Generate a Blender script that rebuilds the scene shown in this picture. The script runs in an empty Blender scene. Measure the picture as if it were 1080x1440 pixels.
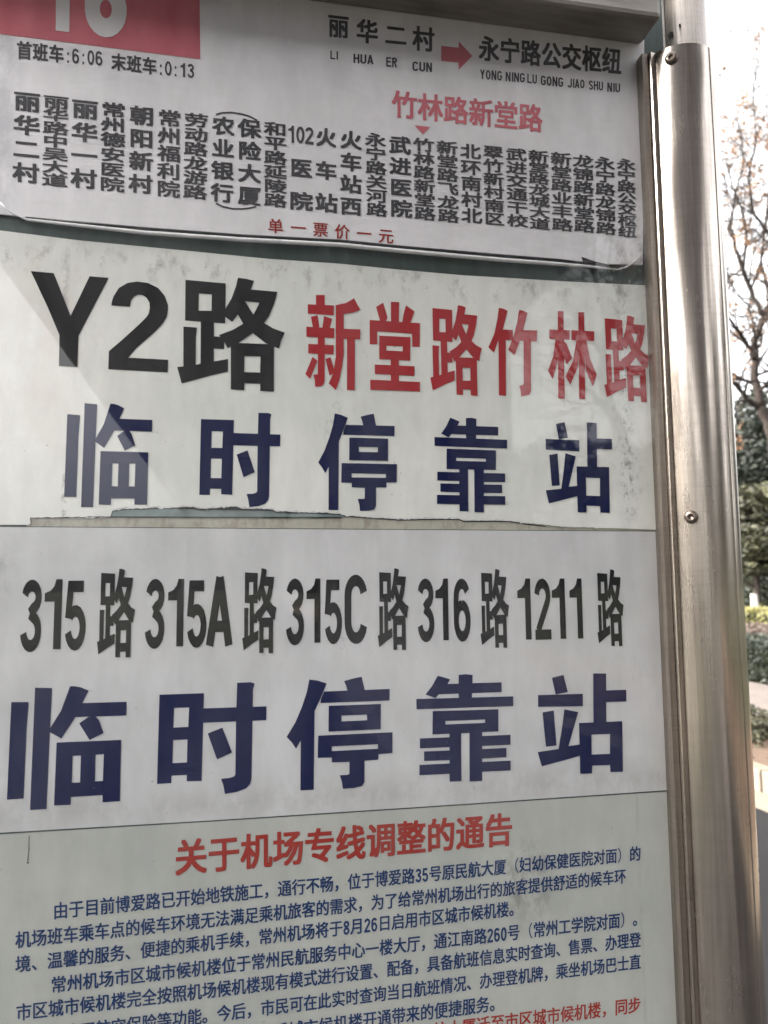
import bpy, bmesh, math, random
from mathutils import Vector, Matrix, noise
from mathutils.geometry import tessellate_polygon

random.seed(7)
SC = bpy.context.scene
COL = SC.collection

# ------------------------------------------------------------------ camera
R = Matrix(((0.98262377, -0.00944005, -0.18536833),
            (-0.18539641, -0.09765385, -0.97779952),
            (-0.00887145, 0.99517567, -0.09770714)))
CAM = Vector((0.0, -0.95, 1.45))
cd = bpy.data.cameras.new('camera')
cam = bpy.data.objects.new('camera', cd)
COL.objects.link(cam)
SC.camera = cam
cd.sensor_fit = 'VERTICAL'
cd.sensor_height = 36.0
cd.lens = 27.0
cd.clip_start = 0.02
cd.clip_end = 2000
cd.dof.use_dof = True
cd.dof.focus_distance = 1.02
cd.dof.aperture_fstop = 6.2
cam.matrix_world = Matrix.Translation(CAM) @ R.to_4x4()

# ------------------------------------------------------------------ world, sun, exposure
SUN_EL, SUN_AZ = math.radians(30), math.radians(-92)     # azimuth from +Y towards +X
w = bpy.data.worlds.new('World')
SC.world = w
w.use_nodes = True
nt = w.node_tree
bg = nt.nodes['Background']
sky = nt.nodes.new('ShaderNodeTexSky')
sky.sky_type = 'NISHITA'
sky.sun_disc = False
sky.sun_elevation = SUN_EL
sky.sun_rotation = SUN_AZ
sky.air_density = 1.0
sky.dust_density = 7.0
sky.ozone_density = 1.0
hs = nt.nodes.new('ShaderNodeHueSaturation')
hs.inputs['Saturation'].default_value = 0.12
nt.links.new(sky.outputs[0], hs.inputs['Color'])
warm = nt.nodes.new('ShaderNodeMix')
warm.data_type = 'RGBA'; warm.blend_type = 'MULTIPLY'
warm.inputs[0].default_value = 1.0
warm.inputs[7].default_value = (1.0, 0.985, 0.97, 1)      # thin winter haze
nt.links.new(hs.outputs[0], warm.inputs[6])
nt.links.new(warm.outputs[2], bg.inputs[0])
bg.inputs[1].default_value = 0.15
sl = bpy.data.lights.new('sun', 'SUN')
sl.energy = 0.95
sl.angle = math.radians(10)
sl.color = (1.0, 0.9, 0.76)
so = bpy.data.objects.new('sun', sl)
COL.objects.link(so)
sd = Vector((math.sin(SUN_AZ) * math.cos(SUN_EL), math.cos(SUN_AZ) * math.cos(SUN_EL), math.sin(SUN_EL)))
so.rotation_euler = sd.to_track_quat('Z', 'Y').to_euler()
so.location = (0, 0, 20)
SC.view_settings.view_transform = 'Standard'
SC.view_settings.look = 'None'
SC.view_settings.exposure = 2.85
SC.view_settings.gamma = 1.0
SC.view_settings.use_curve_mapping = False
SC.cycles.max_bounces = 8
SC.cycles.transparent_max_bounces = 12


# ------------------------------------------------------------------ helpers
def ray(px, py):
    return R @ Vector(((px - 540) / 1080.0, (720 - py) / 1080.0, -1.0))


def bp(px, py, y=0.0):
    """the point of the board plane y = const that the photograph shows at px, py"""
    d = ray(px, py)
    return CAM + d * ((y - CAM.y) / d.y)


def at(px, py, depth):
    return CAM + ray(px, py) * depth


def cylx(px, z, y):
    """x of a vertical edge standing at depth y that shows at column px, height z"""
    py = 720.0
    for _ in range(12):
        p = bp(px, py, y)
        py += (p.z - z) * 900
    return p.x


def link(o):
    COL.objects.link(o)
    return o


def wpos(o):
    p = Vector((0, 0, 0))
    while o:
        p = p + o.location
        o = o.parent
    return p


def mesh_obj(name, verts, faces, mat, parent=None, origin=None, smooth=False, idx=None):
    if origin is None:
        origin = wpos(parent) if parent else Vector((0, 0, 0))
    origin = Vector(origin)
    me = bpy.data.meshes.new(name)
    me.from_pydata([tuple(Vector(v) - origin) for v in verts], [], faces)
    for m in (mat if isinstance(mat, (list, tuple)) else [mat]):
        me.materials.append(m)
    if idx:
        for p, i in zip(me.polygons, idx):
            p.material_index = i
    if smooth:
        for p in me.polygons:
            p.use_smooth = True
    me.update()
    o = bpy.data.objects.new(name, me)
    link(o)
    if parent:
        o.parent = parent
        o.location = origin - wpos(parent)
    else:
        o.location = origin
    return o


def bm_obj(name, bm, mat, parent=None, origin=None, smooth=False):
    if origin is None:
        origin = wpos(parent) if parent else Vector((0, 0, 0))
    origin = Vector(origin)
    me = bpy.data.meshes.new(name)
    bm.to_mesh(me)
    bm.free()
    me.transform(Matrix.Translation(-origin))
    me.materials.append(mat)
    if smooth:
        for p in me.polygons:
            p.use_smooth = True
    o = bpy.data.objects.new(name, me)
    link(o)
    if parent:
        o.parent = parent
        o.location = origin - wpos(parent)
    else:
        o.location = origin
    return o


def empty(name, loc):
    o = bpy.data.objects.new(name, None)
    link(o)
    o.location = loc
    return o


def tag(o, label=None, cat=None, group=None, kind=None):
    if label: o['label'] = label
    if cat: o['category'] = cat
    if group: o['group'] = group
    if kind: o['kind'] = kind
    return o


def add_box(bm, a, b, bevel=0.0):
    a, b = Vector(a), Vector(b)
    r = bmesh.ops.create_cube(bm, size=1.0)
    vs = r['verts']
    for v in vs:
        v.co = Vector(((a.x + b.x) / 2 + v.co.x * (b.x - a.x),
                       (a.y + b.y) / 2 + v.co.y * (b.y - a.y),
                       (a.z + b.z) / 2 + v.co.z * (b.z - a.z)))
    if bevel:
        es = list({e for v in vs for e in v.link_edges})
        bmesh.ops.bevel(bm, geom=es, offset=bevel, segments=2, affect='EDGES', profile=0.6)


def tube(verts, faces, pts, rads, n=8, cap=True):
    """append a tube through pts"""
    base = len(verts)
    prev = None
    for i, (p, r) in enumerate(zip(pts, rads)):
        p = Vector(p)
        if i < len(pts) - 1:
            d = (Vector(pts[i + 1]) - p)
        else:
            d = (p - Vector(pts[i - 1]))
        if d.length < 1e-9:
            d = Vector((0, 0, 1))
        d.normalize()
        if prev is None:
            u = d.orthogonal().normalized()
        else:
            u = (prev - d * prev.dot(d))
            u = u.normalized() if u.length > 1e-6 else d.orthogonal().normalized()
        prev = u
        v = d.cross(u)
        for k in range(n):
            a = 2 * math.pi * k / n
            verts.append(p + (u * math.cos(a) + v * math.sin(a)) * r)
    for i in range(len(pts) - 1):
        for k in range(n):
            a = base + i * n + k
            b = base + i * n + (k + 1) % n
            faces.append((a, b, b + n, a + n))
    if cap:
        faces.append(tuple(base + k for k in range(n))[::-1])
        e = base + (len(pts) - 1) * n
        faces.append(tuple(e + k for k in range(n)))


# ------------------------------------------------------------------ materials
def mat(name):
    m = bpy.data.materials.new(name)
    m.use_nodes = True
    return m, m.node_tree, m.node_tree.nodes['Principled BSDF']


def N(nt, t, **kw):
    n = nt.nodes.new(t)
    for k, v in kw.items():
        setattr(n, k, v)
    return n


def noise_tex(nt, scale, detail=4, rough=0.6, vec=None, sx=(1, 1, 1)):
    tc = N(nt, 'ShaderNodeNewGeometry')
    mp = N(nt, 'ShaderNodeMapping')
    mp.inputs['Scale'].default_value = sx
    nt.links.new(tc.outputs['Position'], mp.inputs[0])
    n = N(nt, 'ShaderNodeTexNoise')
    n.inputs['Scale'].default_value = scale
    n.inputs['Detail'].default_value = detail
    n.inputs['Roughness'].default_value = rough
    nt.links.new(mp.outputs[0], n.inputs['Vector'])
    return n


def ramp(nt, src, stops):
    r = N(nt, 'ShaderNodeValToRGB')
    els = r.color_ramp.elements
    while len(els) < len(stops):
        els.new(0.5)
    for e, (p, c) in zip(els, stops):
        e.position = p
        e.color = (c, c, c, 1) if isinstance(c, (int, float)) else (*c, 1)
    nt.links.new(src, r.inputs[0])
    return r


def mixc(nt, fac, a, b, mode='MIX'):
    m = N(nt, 'ShaderNodeMix')
    m.data_type = 'RGBA'
    m.blend_type = mode
    for i, v in ((0, fac), (6, a), (7, b)):
        if isinstance(v, (int, float)):
            m.inputs[i].default_value = v
        elif isinstance(v, (tuple, list)):
            m.inputs[i].default_value = (*v, 1)
        else:
            nt.links.new(v, m.inputs[i])
    return m.outputs[2]


def math_n(nt, op, a, b=None, clamp=False):
    m = N(nt, 'ShaderNodeMath')
    m.operation = op
    m.use_clamp = clamp
    for i, v in ((0, a), (1, b)):
        if v is None:
            continue
        if isinstance(v, (int, float)):
            m.inputs[i].default_value = v
        else:
            nt.links.new(v, m.inputs[i])
    return m.outputs[0]


def window(nt, comp, lo, hi, soft):
    """1 between lo and hi along a position component, softly falling outside"""
    a = N(nt, 'ShaderNodeMapRange')
    a.inputs[1].default_value = lo - soft
    a.inputs[2].default_value = lo + soft
    nt.links.new(comp, a.inputs[0])
    b = N(nt, 'ShaderNodeMapRange')
    b.inputs[1].default_value = hi + soft
    b.inputs[2].default_value = hi - soft
    nt.links.new(comp, b.inputs[0])
    return math_n(nt, 'MULTIPLY', a.outputs[0], b.outputs[0])


def paper(name, base, tint, stains=(), speck=0.55, coat=0.25, rough=0.45, bump=0.15):
    """old laminated paper: cloudy tone, fine specks, dirt patches and painted fold shade where they sit"""
    m, nt, p = mat(name)
    n1 = noise_tex(nt, 5, 5, 0.6)
    n2 = noise_tex(nt, 28, 5, 0.65, sx=(1, 1, 0.35))
    r1 = ramp(nt, n1.outputs[0], [(0.36, 0.0), (0.64, 1.0)])
    c = mixc(nt, r1.outputs[0], base, tint)
    r2 = ramp(nt, n2.outputs[0], [(0.38, 0.90), (0.62, 1.0)])
    c = mixc(nt, 1.0, c, r2.outputs[0], 'MULTIPLY')
    # small dark specks
    n3 = noise_tex(nt, 190, 2, 0.5)
    r3 = ramp(nt, n3.outputs[0], [(0.735, 0.0), (0.775, 1.0)])
    n3b = noise_tex(nt, 9, 2, 0.5)
    r3b = ramp(nt, n3b.outputs[0], [(0.45, 0.0), (0.6, 1.0)])
    f3 = math_n(nt, 'MULTIPLY', r3.outputs[0], r3b.outputs[0])
    f3 = math_n(nt, 'MULTIPLY', f3, speck)
    c = mixc(nt, f3, c, (0.09, 0.085, 0.075))
    g = N(nt, 'ShaderNodeNewGeometry')
    s = N(nt, 'ShaderNodeSeparateXYZ')
    nt.links.new(g.outputs['Position'], s.inputs[0])
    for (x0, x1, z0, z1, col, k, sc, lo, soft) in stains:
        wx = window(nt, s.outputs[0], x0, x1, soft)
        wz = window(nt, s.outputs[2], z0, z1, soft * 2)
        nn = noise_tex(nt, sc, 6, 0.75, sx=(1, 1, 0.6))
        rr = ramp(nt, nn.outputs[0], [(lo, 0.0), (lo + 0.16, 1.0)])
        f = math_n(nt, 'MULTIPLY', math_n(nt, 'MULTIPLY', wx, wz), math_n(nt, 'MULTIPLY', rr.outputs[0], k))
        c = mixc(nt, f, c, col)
    nt.links.new(c, p.inputs['Base Color'])
    p.inputs['Roughness'].default_value = rough
    p.inputs['Coat Weight'].default_value = coat
    p.inputs['Coat Roughness'].default_value = 0.12
    nb = noise_tex(nt, 7, 4, 0.55, sx=(1, 1, 1.7))
    b = N(nt, 'ShaderNodeBump')
    b.inputs['Strength'].default_value = bump
    b.inputs['Distance'].default_value = 0.012
    nt.links.new(nb.outputs[0], b.inputs['Height'])
    nt.links.new(b.outputs[0], p.inputs['Normal'])
    nt.links.new(b.outputs[0], p.inputs['Coat Normal'])
    return m


def ink(name, col, fade=0.12, wear=None):
    m, nt, p = mat(name)
    n = noise_tex(nt, 22, 5, 0.6, sx=(1, 1, 0.4))
    r = ramp(nt, n.outputs[0], [(0.35, 0.0), (0.7, 1.0)])
    f = math_n(nt, 'MULTIPLY', r.outputs[0], fade)
    lighter = tuple(min(1, c * 1.4 + 0.06) for c in col)
    c = mixc(nt, f, col, lighter)
    n2 = noise_tex(nt, 300, 3, 0.6)
    r2 = ramp(nt, n2.outputs[0], [(0.70, 0.0), (0.76, 0.35)])
    c = mixc(nt, r2.outputs[0], c, tuple(min(1, x + 0.25) for x in col))
    nt.links.new(c, p.inputs['Base Color'])
    p.inputs['Roughness'].default_value = 0.5
    p.inputs['Specular IOR Level'].default_value = 0.12
    return m


def plain(name, col, rough=0.6, metal=0.0, var=0.15, scale=30, sx=(1, 1, 1), bump=0.0, col2=None):
    m, nt, p = mat(name)
    n = noise_tex(nt, scale, 5, 0.6, sx=sx)
    r = ramp(nt, n.outputs[0], [(0.3, 0.0), (0.7, 1.0)])
    c2 = col2 or tuple(x * (1 - var * 2) for x in col)
    nt.links.new(mixc(nt, r.outputs[0], c2, col), p.inputs['Base Color'])
    p.inputs['Roughness'].default_value = rough
    p.inputs['Metallic'].default_value = metal
    if rough > 0.8:
        p.inputs['Specular IOR Level'].default_value = 0.1
    if bump:
        b = N(nt, 'ShaderNodeBump')
        b.inputs['Strength'].default_value = bump
        b.inputs['Distance'].default_value = 0.01
        nt.links.new(n.outputs[0], b.inputs['Height'])
        nt.links.new(b.outputs[0], p.inputs['Normal'])
    return m


def steel(name, col, rough=0.18, dirt=0.5):
    m, nt, p = mat(name)
    n = noise_tex(nt, 60, 4, 0.6, sx=(6, 6, 0.12))          # drawn lines along the height
    r = ramp(nt, n.outputs[0], [(0.3, 0.72), (0.7, 1.0)])
    n2 = noise_tex(nt, 9, 5, 0.65, sx=(1, 1, 0.5))
    r2 = ramp(nt, n2.outputs[0], [(0.35, 0.86), (0.65, 1.0)])
    c = mixc(nt, 1.0, col, r.outputs[0], 'MULTIPLY')
    c = mixc(nt, 1.0, c, r2.outputs[0], 'MULTIPLY')
    # long dull water streaks and fine cross scratches from cleaning
    n5 = noise_tex(nt, 34, 5, 0.7, sx=(1.6, 1.6, 0.10))
    r5 = ramp(nt, n5.outputs[0], [(0.42, 0.70), (0.62, 1.0)])
    c = mixc(nt, 0.8, c, r5.outputs[0], 'MULTIPLY')
    n6 = noise_tex(nt, 40, 4, 0.7, sx=(0.25, 0.25, 9.0))
    r6 = ramp(nt, n6.outputs[0], [(0.36, 0.86), (0.52, 1.0)])
    c = mixc(nt, 0.7, c, r6.outputs[0], 'MULTIPLY')
    n3 = noise_tex(nt, 130, 3, 0.6)
    r3 = ramp(nt, n3.outputs[0], [(0.70, 0.0), (0.80, dirt)])
    c = mixc(nt, r3.outputs[0], c, (0.22, 0.17, 0.13))
    nt.links.new(c, p.inputs['Base Color'])
    p.inputs['Metallic'].default_value = 0.93
    rr = ramp(nt, math_n(nt, 'MULTIPLY', math_n(nt, 'ADD', n2.outputs[0], n5.outputs[0]), 0.5), [(0.36, rough + 0.16), (0.62, rough - 0.03)])
    nt.links.new(rr.outputs[0], p.inputs['Roughness'])
    b = N(nt, 'ShaderNodeBump')
    b.inputs['Strength'].default_value = 0.12
    b.inputs['Distance'].default_value = 0.0006
    nt.links.new(n.outputs[0], b.inputs['Height'])
    nt.links.new(b.outputs[0], p.inputs['Normal'])
    return m


DIRT = (0.10, 0.10, 0.08)
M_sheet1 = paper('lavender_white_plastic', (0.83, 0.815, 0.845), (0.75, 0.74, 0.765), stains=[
    (-0.30, -0.275, 1.85, 2.2, (0.25, 0.26, 0.30), 0.6, 20, 0.35, 0.02),  # shade of the sleeve's soft vertical fold, painted as a darker band
    (0.50, 0.56, 1.86, 1.93, DIRT, 0.7, 60, 0.48, 0.02)], bump=0.25)
M_sheet2 = paper('greenish_white_paper', (0.80, 0.805, 0.765), (0.71, 0.73, 0.70), stains=[
    (0.507, 0.523, 1.54, 1.92, DIRT, 0.85, 150, 0.50, 0.006),
    (0.49, 0.545, 1.54, 1.90, DIRT, 0.5, 45, 0.56, 0.010),
    (0.10, 0.14, 1.62, 1.86, (0.2, 0.2, 0.17), 0.6, 70, 0.56, 0.02),
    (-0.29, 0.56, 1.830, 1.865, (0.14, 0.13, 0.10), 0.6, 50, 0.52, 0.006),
    (-0.29, -0.15, 1.60, 1.85, (0.66, 0.60, 0.56), 0.6, 8, 0.4, 0.05),
    (-0.204, -0.199, 1.52, 1.60, (0.08, 0.08, 0.06), 0.9, 150, 0.5, 0.002),
    (-0.212, -0.205, 1.76, 1.86, (0.25, 0.24, 0.22), 0.8, 40, 0.40, 0.003)])
M_sheet3 = paper('cool_white_paper', (0.625, 0.63, 0.645), (0.55, 0.56, 0.57), stains=[
    (-0.3, 0.56, 1.185, 1.215, (0.36, 0.36, 0.35), 0.6, 14, 0.40, 0.008),
    (-0.28, -0.255, 1.44, 1.50, (0.3, 0.3, 0.3), 0.6, 30, 0.48, 0.01),
    (0.12, 0.16, 1.38, 1.40, DIRT, 0.8, 110, 0.52, 0.01)])
M_sheet4 = paper('greenish_grey_paper', (0.475, 0.49, 0.455), (0.42, 0.44, 0.415), stains=[
    (0.33, 0.385, 1.05, 1.115, (0.12, 0.12, 0.10), 0.75, 45, 0.47, 0.015),
    (0.508, 0.512, 0.85, 1.18, (0.28, 0.28, 0.24), 0.45, 60, 0.42, 0.002),
    (0.51, 0.56, 0.85, 1.18, (0.40, 0.43, 0.40), 0.5, 40, 0.4, 0.01)])
M_cream = paper('stained_cream_paper', (0.50, 0.49, 0.41), (0.40, 0.39, 0.33), stains=[
    (-0.30, 0.56, 1.52, 1.54, (0.16, 0.12, 0.09), 0.8, 55, 0.48, 0.01)], speck=0.8)
M_teal = plain('faded_teal_paper', (0.20, 0.27, 0.27), 0.6, var=0.2, scale=40)
M_back = plain('dark_teal_backing', (0.055, 0.088, 0.083), 0.5, var=0.22, scale=30, sx=(2, 2, 0.3), bump=0.1)
M_lip = plain('white_plastic_fold', (0.82, 0.82, 0.84), 0.22, var=0.08, scale=60)
M_scratch = plain('grey_scratch', (0.17, 0.165, 0.15), 0.7, var=0.4, scale=300)
M_line = plain('dark_shade_and_flap', (0.03, 0.032, 0.035), 0.6, var=0.2)  # stands for shade under sheet edges; also colours the torn flap
M_red_box = ink('faded_red_print', (0.50, 0.125, 0.155), 0.45)
M_red = ink('red_print', (0.35, 0.022, 0.028), 0.10)
M_red_s = ink('vermilion_print', (0.30, 0.028, 0.020), 0.12)
M_blue = ink('dark_blue_print', (0.0035, 0.008, 0.055), 0.04)
M_navy = ink('navy_text_print', (0.010, 0.036, 0.120), 0.10)
M_black = ink('black_print', (0.011, 0.012, 0.014), 0.05)
M_char = ink('charcoal_print', (0.055, 0.055, 0.062), 0.15)
M_white = ink('white_print', (0.66, 0.65, 0.66), 0.1)
M_steel = steel('brushed_stainless', (0.65, 0.58, 0.52))
M_steel_d = steel('brushed_stainless_dull', (0.40, 0.345, 0.30), rough=0.36)
M_rail = plain('weathered_grey_rail', (0.34, 0.315, 0.29), 0.5, 0.6, var=0.25, scale=16, sx=(0.5, 3, 3), bump=0.1)
M_screw = plain('rusty_screw_steel', (0.22, 0.18, 0.155), 0.35, 0.85, var=0.3, scale=300)
M_hole = plain('dark_hole', (0.01, 0.01, 0.01), 0.8)
M_roof = plain('grey_painted_steel', (0.10, 0.10, 0.105), 0.6, var=0.1, scale=6)
M_poly, nt, p = mat('frosted_polycarbonate')
p.inputs['Base Color'].default_value = (0.20, 0.205, 0.22, 1)
p.inputs['Roughness'].default_value = 0.35
out = [n for n in nt.nodes if n.type == 'OUTPUT_MATERIAL'][0]
tl_ = N(nt, 'ShaderNodeBsdfTranslucent'); tl_.inputs[0].default_value = (0.24, 0.245, 0.27, 1)
ms_ = N(nt, 'ShaderNodeMixShader'); ms_.inputs[0].default_value = 0.5
nt.links.new(p.outputs[0], ms_.inputs[1]); nt.links.new(tl_.outputs[0], ms_.inputs[2]); nt.links.new(ms_.outputs[0], out.inputs[0])

# glass: clear, mirror share by angle on its outer face only, a thin film of dust
M_glass, nt, p = mat('clear_glass')
nt.nodes.remove(p)
out = [n for n in nt.nodes if n.type == 'OUTPUT_MATERIAL'][0]
fr = N(nt, 'ShaderNodeFresnel'); fr.inputs['IOR'].default_value = 1.5
ge = N(nt, 'ShaderNodeNewGeometry')
front = math_n(nt, 'SUBTRACT', 1.0, ge.outputs['Backfacing'])
fac = math_n(nt, 'MULTIPLY', math_n(nt, 'MULTIPLY', fr.outputs[0], 1.3, True), front)
tr = N(nt, 'ShaderNodeBsdfTransparent')
gl = N(nt, 'ShaderNodeBsdfGlossy'); gl.inputs['Roughness'].default_value = 0.015
mx = N(nt, 'ShaderNodeMixShader')
nt.links.new(fac, mx.inputs[0]); nt.links.new(tr.outputs[0], mx.inputs[1]); nt.links.new(gl.outputs[0], mx.inputs[2])
dn = noise_tex(nt, 7, 6, 0.7, sx=(1, 1, 0.45))
dn2 = noise_tex(nt, 26, 4, 0.6, sx=(1, 1, 0.05))
dr = ramp(nt, math_n(nt, 'MULTIPLY', dn.outputs[0], math_n(nt, 'ADD', dn2.outputs[0], 0.5)), [(0.40, 0.002), (0.80, 0.055)])
df = N(nt, 'ShaderNodeBsdfDiffuse'); df.inputs[0].default_value = (0.62, 0.61, 0.60, 1)
mx2 = N(nt, 'ShaderNodeMixShader')
nt.links.new(math_n(nt, 'MULTIPLY', dr.outputs[0], front), mx2.inputs[0])
nt.links.new(mx.outputs[0], mx2.inputs[1]); nt.links.new(df.outputs[0], mx2.inputs[2])
nt.links.new(mx2.outputs[0], out.inputs[0])


def foliage(name, dark, light, trans=0.25):
    m, nt, p = mat(name)
    oi = N(nt, 'ShaderNodeNewGeometry')
    r = ramp(nt, oi.outputs['Random Per Island'], [(0.0, dark), (1.0, light)])
    n = noise_tex(nt, 0.9, 3, 0.5)
    r2 = ramp(nt, n.outputs[0], [(0.35, 0.6), (0.65, 1.15)])
    c = mixc(nt, 1.0, r.outputs[0], r2.outputs[0], 'MULTIPLY')
    nt.links.new(c, p.inputs['Base Color'])
    p.inputs['Roughness'].default_value = 0.6
    o = [q for q in nt.nodes if q.type == 'OUTPUT_MATERIAL'][0]
    t = N(nt, 'ShaderNodeBsdfTranslucent')
    nt.links.new(c, t.inputs[0])
    ms = N(nt, 'ShaderNodeMixShader')
    ms.inputs[0].default_value = trans
    nt.links.new(p.outputs[0], ms.inputs[1]); nt.links.new(t.outputs[0], ms.inputs[2])
    nt.links.new(ms.outputs[0], o.inputs[0])
    return m


M_leaf_dark = foliage('dark_evergreen_leaves', (0.008, 0.012, 0.009), (0.028, 0.036, 0.023))
M_leaf_olive = foliage('olive_leaves', (0.016, 0.018, 0.010), (0.060, 0.060, 0.028))
M_leaf_yellow = foliage('yellow_green_leaves', (0.10, 0.10, 0.032), (0.20, 0.185, 0.065))
M_leaf_brown = foliage('brown_leaves', (0.045, 0.033, 0.026), (0.12, 0.09, 0.07))
M_leaf_orange = foliage('orange_autumn_leaves', (0.17, 0.09, 0.05), (0.34, 0.20, 0.11), 0.35)
M_bark = plain('grey_brown_bark', (0.045, 0.037, 0.033), 0.9, var=0.25, scale=12, bump=0.4)
M_bark_white = plain('whitewashed_bark', (0.42, 0.41, 0.39), 0.9, var=0.2, scale=12)
M_asphalt = plain('asphalt', (0.024, 0.0235, 0.025), 0.9, var=0.2, scale=120, bump=0.3)
M_kerb = plain('pale_stone_kerb', (0.21, 0.18, 0.145), 0.85, var=0.1, scale=20, bump=0.1)
M_gutter = plain('concrete_gutter', (0.22, 0.195, 0.155), 0.85, var=0.1, scale=20)
M_soil = plain('dry_soil', (0.14, 0.10, 0.075), 0.95, var=0.2, scale=30, bump=0.3)
M_pave = plain('pinkish_paving', (0.15, 0.13, 0.12), 0.85, var=0.1, scale=12)
M_plat = plain('grey_platform_paving', (0.05, 0.049, 0.048), 0.85, var=0.1, scale=8)
M_ground = plain('grassy_ground', (0.05, 0.052, 0.032), 0.95, var=0.2, scale=3)


# ------------------------------------------------------------------ lettering
# glyphs live in a unit square: x 0..1, y 0..1 (ink box); value = (width, [ (outline, holes) ... ])
def traced(ox, oy, s, polys):
    """outline of one printed character, read off the sheet and flattened onto the board plane"""
    out = []
    for q in polys:
        loops = q if isinstance(q[0][0], tuple) else [q]
        out.append([[(lambda w_: (w_.x, w_.z))(bp(ox + x / s, oy + y / s)) for x, y in lp] for lp in loops])
    xs = [v[0] for q in out for lp in q for v in lp]
    ys = [v[1] for q in out for lp in q for v in lp]
    x0, x1, y0, y1 = min(xs), max(xs), min(ys), max(ys)
    return [[[((x - x0) / (x1 - x0), (y - y0) / (y1 - y0)) for x, y in lp] for lp in q] for q in out]


BIG = {}
BIG['临'] = traced(0, 940, 4.909, [
    ((90, 230), (205, 230), (207, 245), (195, 380), (172, 885), (60, 893)),
    ((250, 132), (365, 135), (350, 440), (327, 957), (216, 963)),
    ((487, 122), (525, 123), (560, 130), (612, 152), (570, 237), (522, 333), (428, 478), (350, 435), (345, 418), (425, 290)),
    ((565, 237), (868, 228), (866, 321), (520, 333)),
    ((548, 375), (605, 335), (650, 318), (680, 350), (713, 440), (618, 488)),
    (((396, 505), (832, 487), (822, 903), (706, 911), (706, 862), (492, 875), (490, 927), (378, 932)),
     ((504, 596), (560, 594), (554, 776), (498, 778)), ((658, 588), (715, 584), (708, 766), (654, 769)))])
BIG['时'] = traced(200, 940, 5.684, [
    (((145, 215), (497, 203), (478, 914), (360, 917), (360, 866), (240, 872), (238, 932), (125, 938)),
     ((260, 322), (380, 318), (373, 476), (254, 482)), ((252, 583), (367, 578), (362, 764), (247, 770))),
    ((488, 326), (992, 310), (990, 422), (485, 443)),
    ((760, 118), (870, 114), (898, 125), (885, 170), (872, 900), (862, 940), (830, 975), (760, 1003), (662, 1020),
     (650, 950), (632, 897), (700, 890), (735, 878), (745, 862), (750, 440)),
    ((527, 530), (642, 482), (720, 684), (600, 740))])
BIG['停'] = traced(390, 940, 6.0, [
    ((268, 88), (340, 98), (415, 122), (385, 195), (360, 255), (312, 355), (304, 1018), (192, 1024), (195, 605),
     (155, 673), (120, 620), (75, 573), (150, 450), (205, 320), (245, 200)),
    ((562, 102), (640, 80), (710, 65), (738, 180), (592, 190), (580, 145)),
    ((392, 190), (948, 168), (946, 266), (362, 287), (368, 250)),
    (((432, 310), (874, 295), (872, 508), (430, 528)), ((540, 393), (755, 384), (757, 432), (540, 442))),
    (((343, 562), (972, 533), (970, 708), (853, 718), (852, 765), (735, 772), (733, 950), (715, 985), (650, 1002),
      (552, 1010), (545, 955), (525, 896), (590, 892), (606, 885), (607, 783), (458, 788), (458, 746), (338, 750)),
     ((458, 652), (848, 634), (848, 672), (458, 693)))])
BIG['靠'] = traced(570, 930, 6.353, [
    ((290, 122), (350, 138), (402, 155), (380, 195), (300, 290), (270, 325), (180, 292), (240, 215)),
    ((370, 197), (864, 182), (864, 270), (300, 290)),
    ((478, 115), (540, 108), (604, 115), (602, 200), (597, 335), (480, 345), (478, 290)),
    ((98, 332), (970, 308), (969, 397), (100, 424)),
    (((245, 442), (835, 425), (835, 625), (243, 653)), ((360, 530), (715, 517), (715, 547), (360, 562))),
    ((395, 600), (500, 600), (503, 1073), (397, 1079)),
    ((575, 600), (690, 600), (690, 1072), (577, 1076)),
    ((130, 688), (398, 677), (398, 767), (130, 778)), ((167, 806), (398, 796), (398, 883), (167, 892)),
    ((125, 927), (398, 914), (398, 1007), (125, 1020)),
    ((688, 666), (944, 655), (944, 744), (688, 756)), ((688, 784), (907, 773), (907, 857), (688, 870)),
    ((688, 900), (945, 888), (945, 976), (688, 988))])
BIG['站'] = traced(740, 930, 6.75, [
    ((238, 150), (350, 122), (392, 288), (275, 312)),
    ((103, 318), (537, 305), (538, 425), (104, 432)),
    ((148, 486), (255, 466), (282, 806), (180, 818)),
    ((358, 455), (492, 482), (398, 812), (395, 850), (300, 850), (335, 640)),
    ((100, 870), (300, 840), (400, 812), (510, 795), (512, 905), (370, 945), (140, 1008)),
    ((637, 108), (762, 108), (764, 600), (640, 600)),
    ((755, 272), (957, 266), (957, 379), (755, 386)),
    (((500, 588), (918, 570), (924, 1060), (804, 1063), (800, 995), (627, 1000), (625, 1075), (512, 1080)),
     ((620, 700), (800, 693), (800, 887), (622, 893)))])
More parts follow.
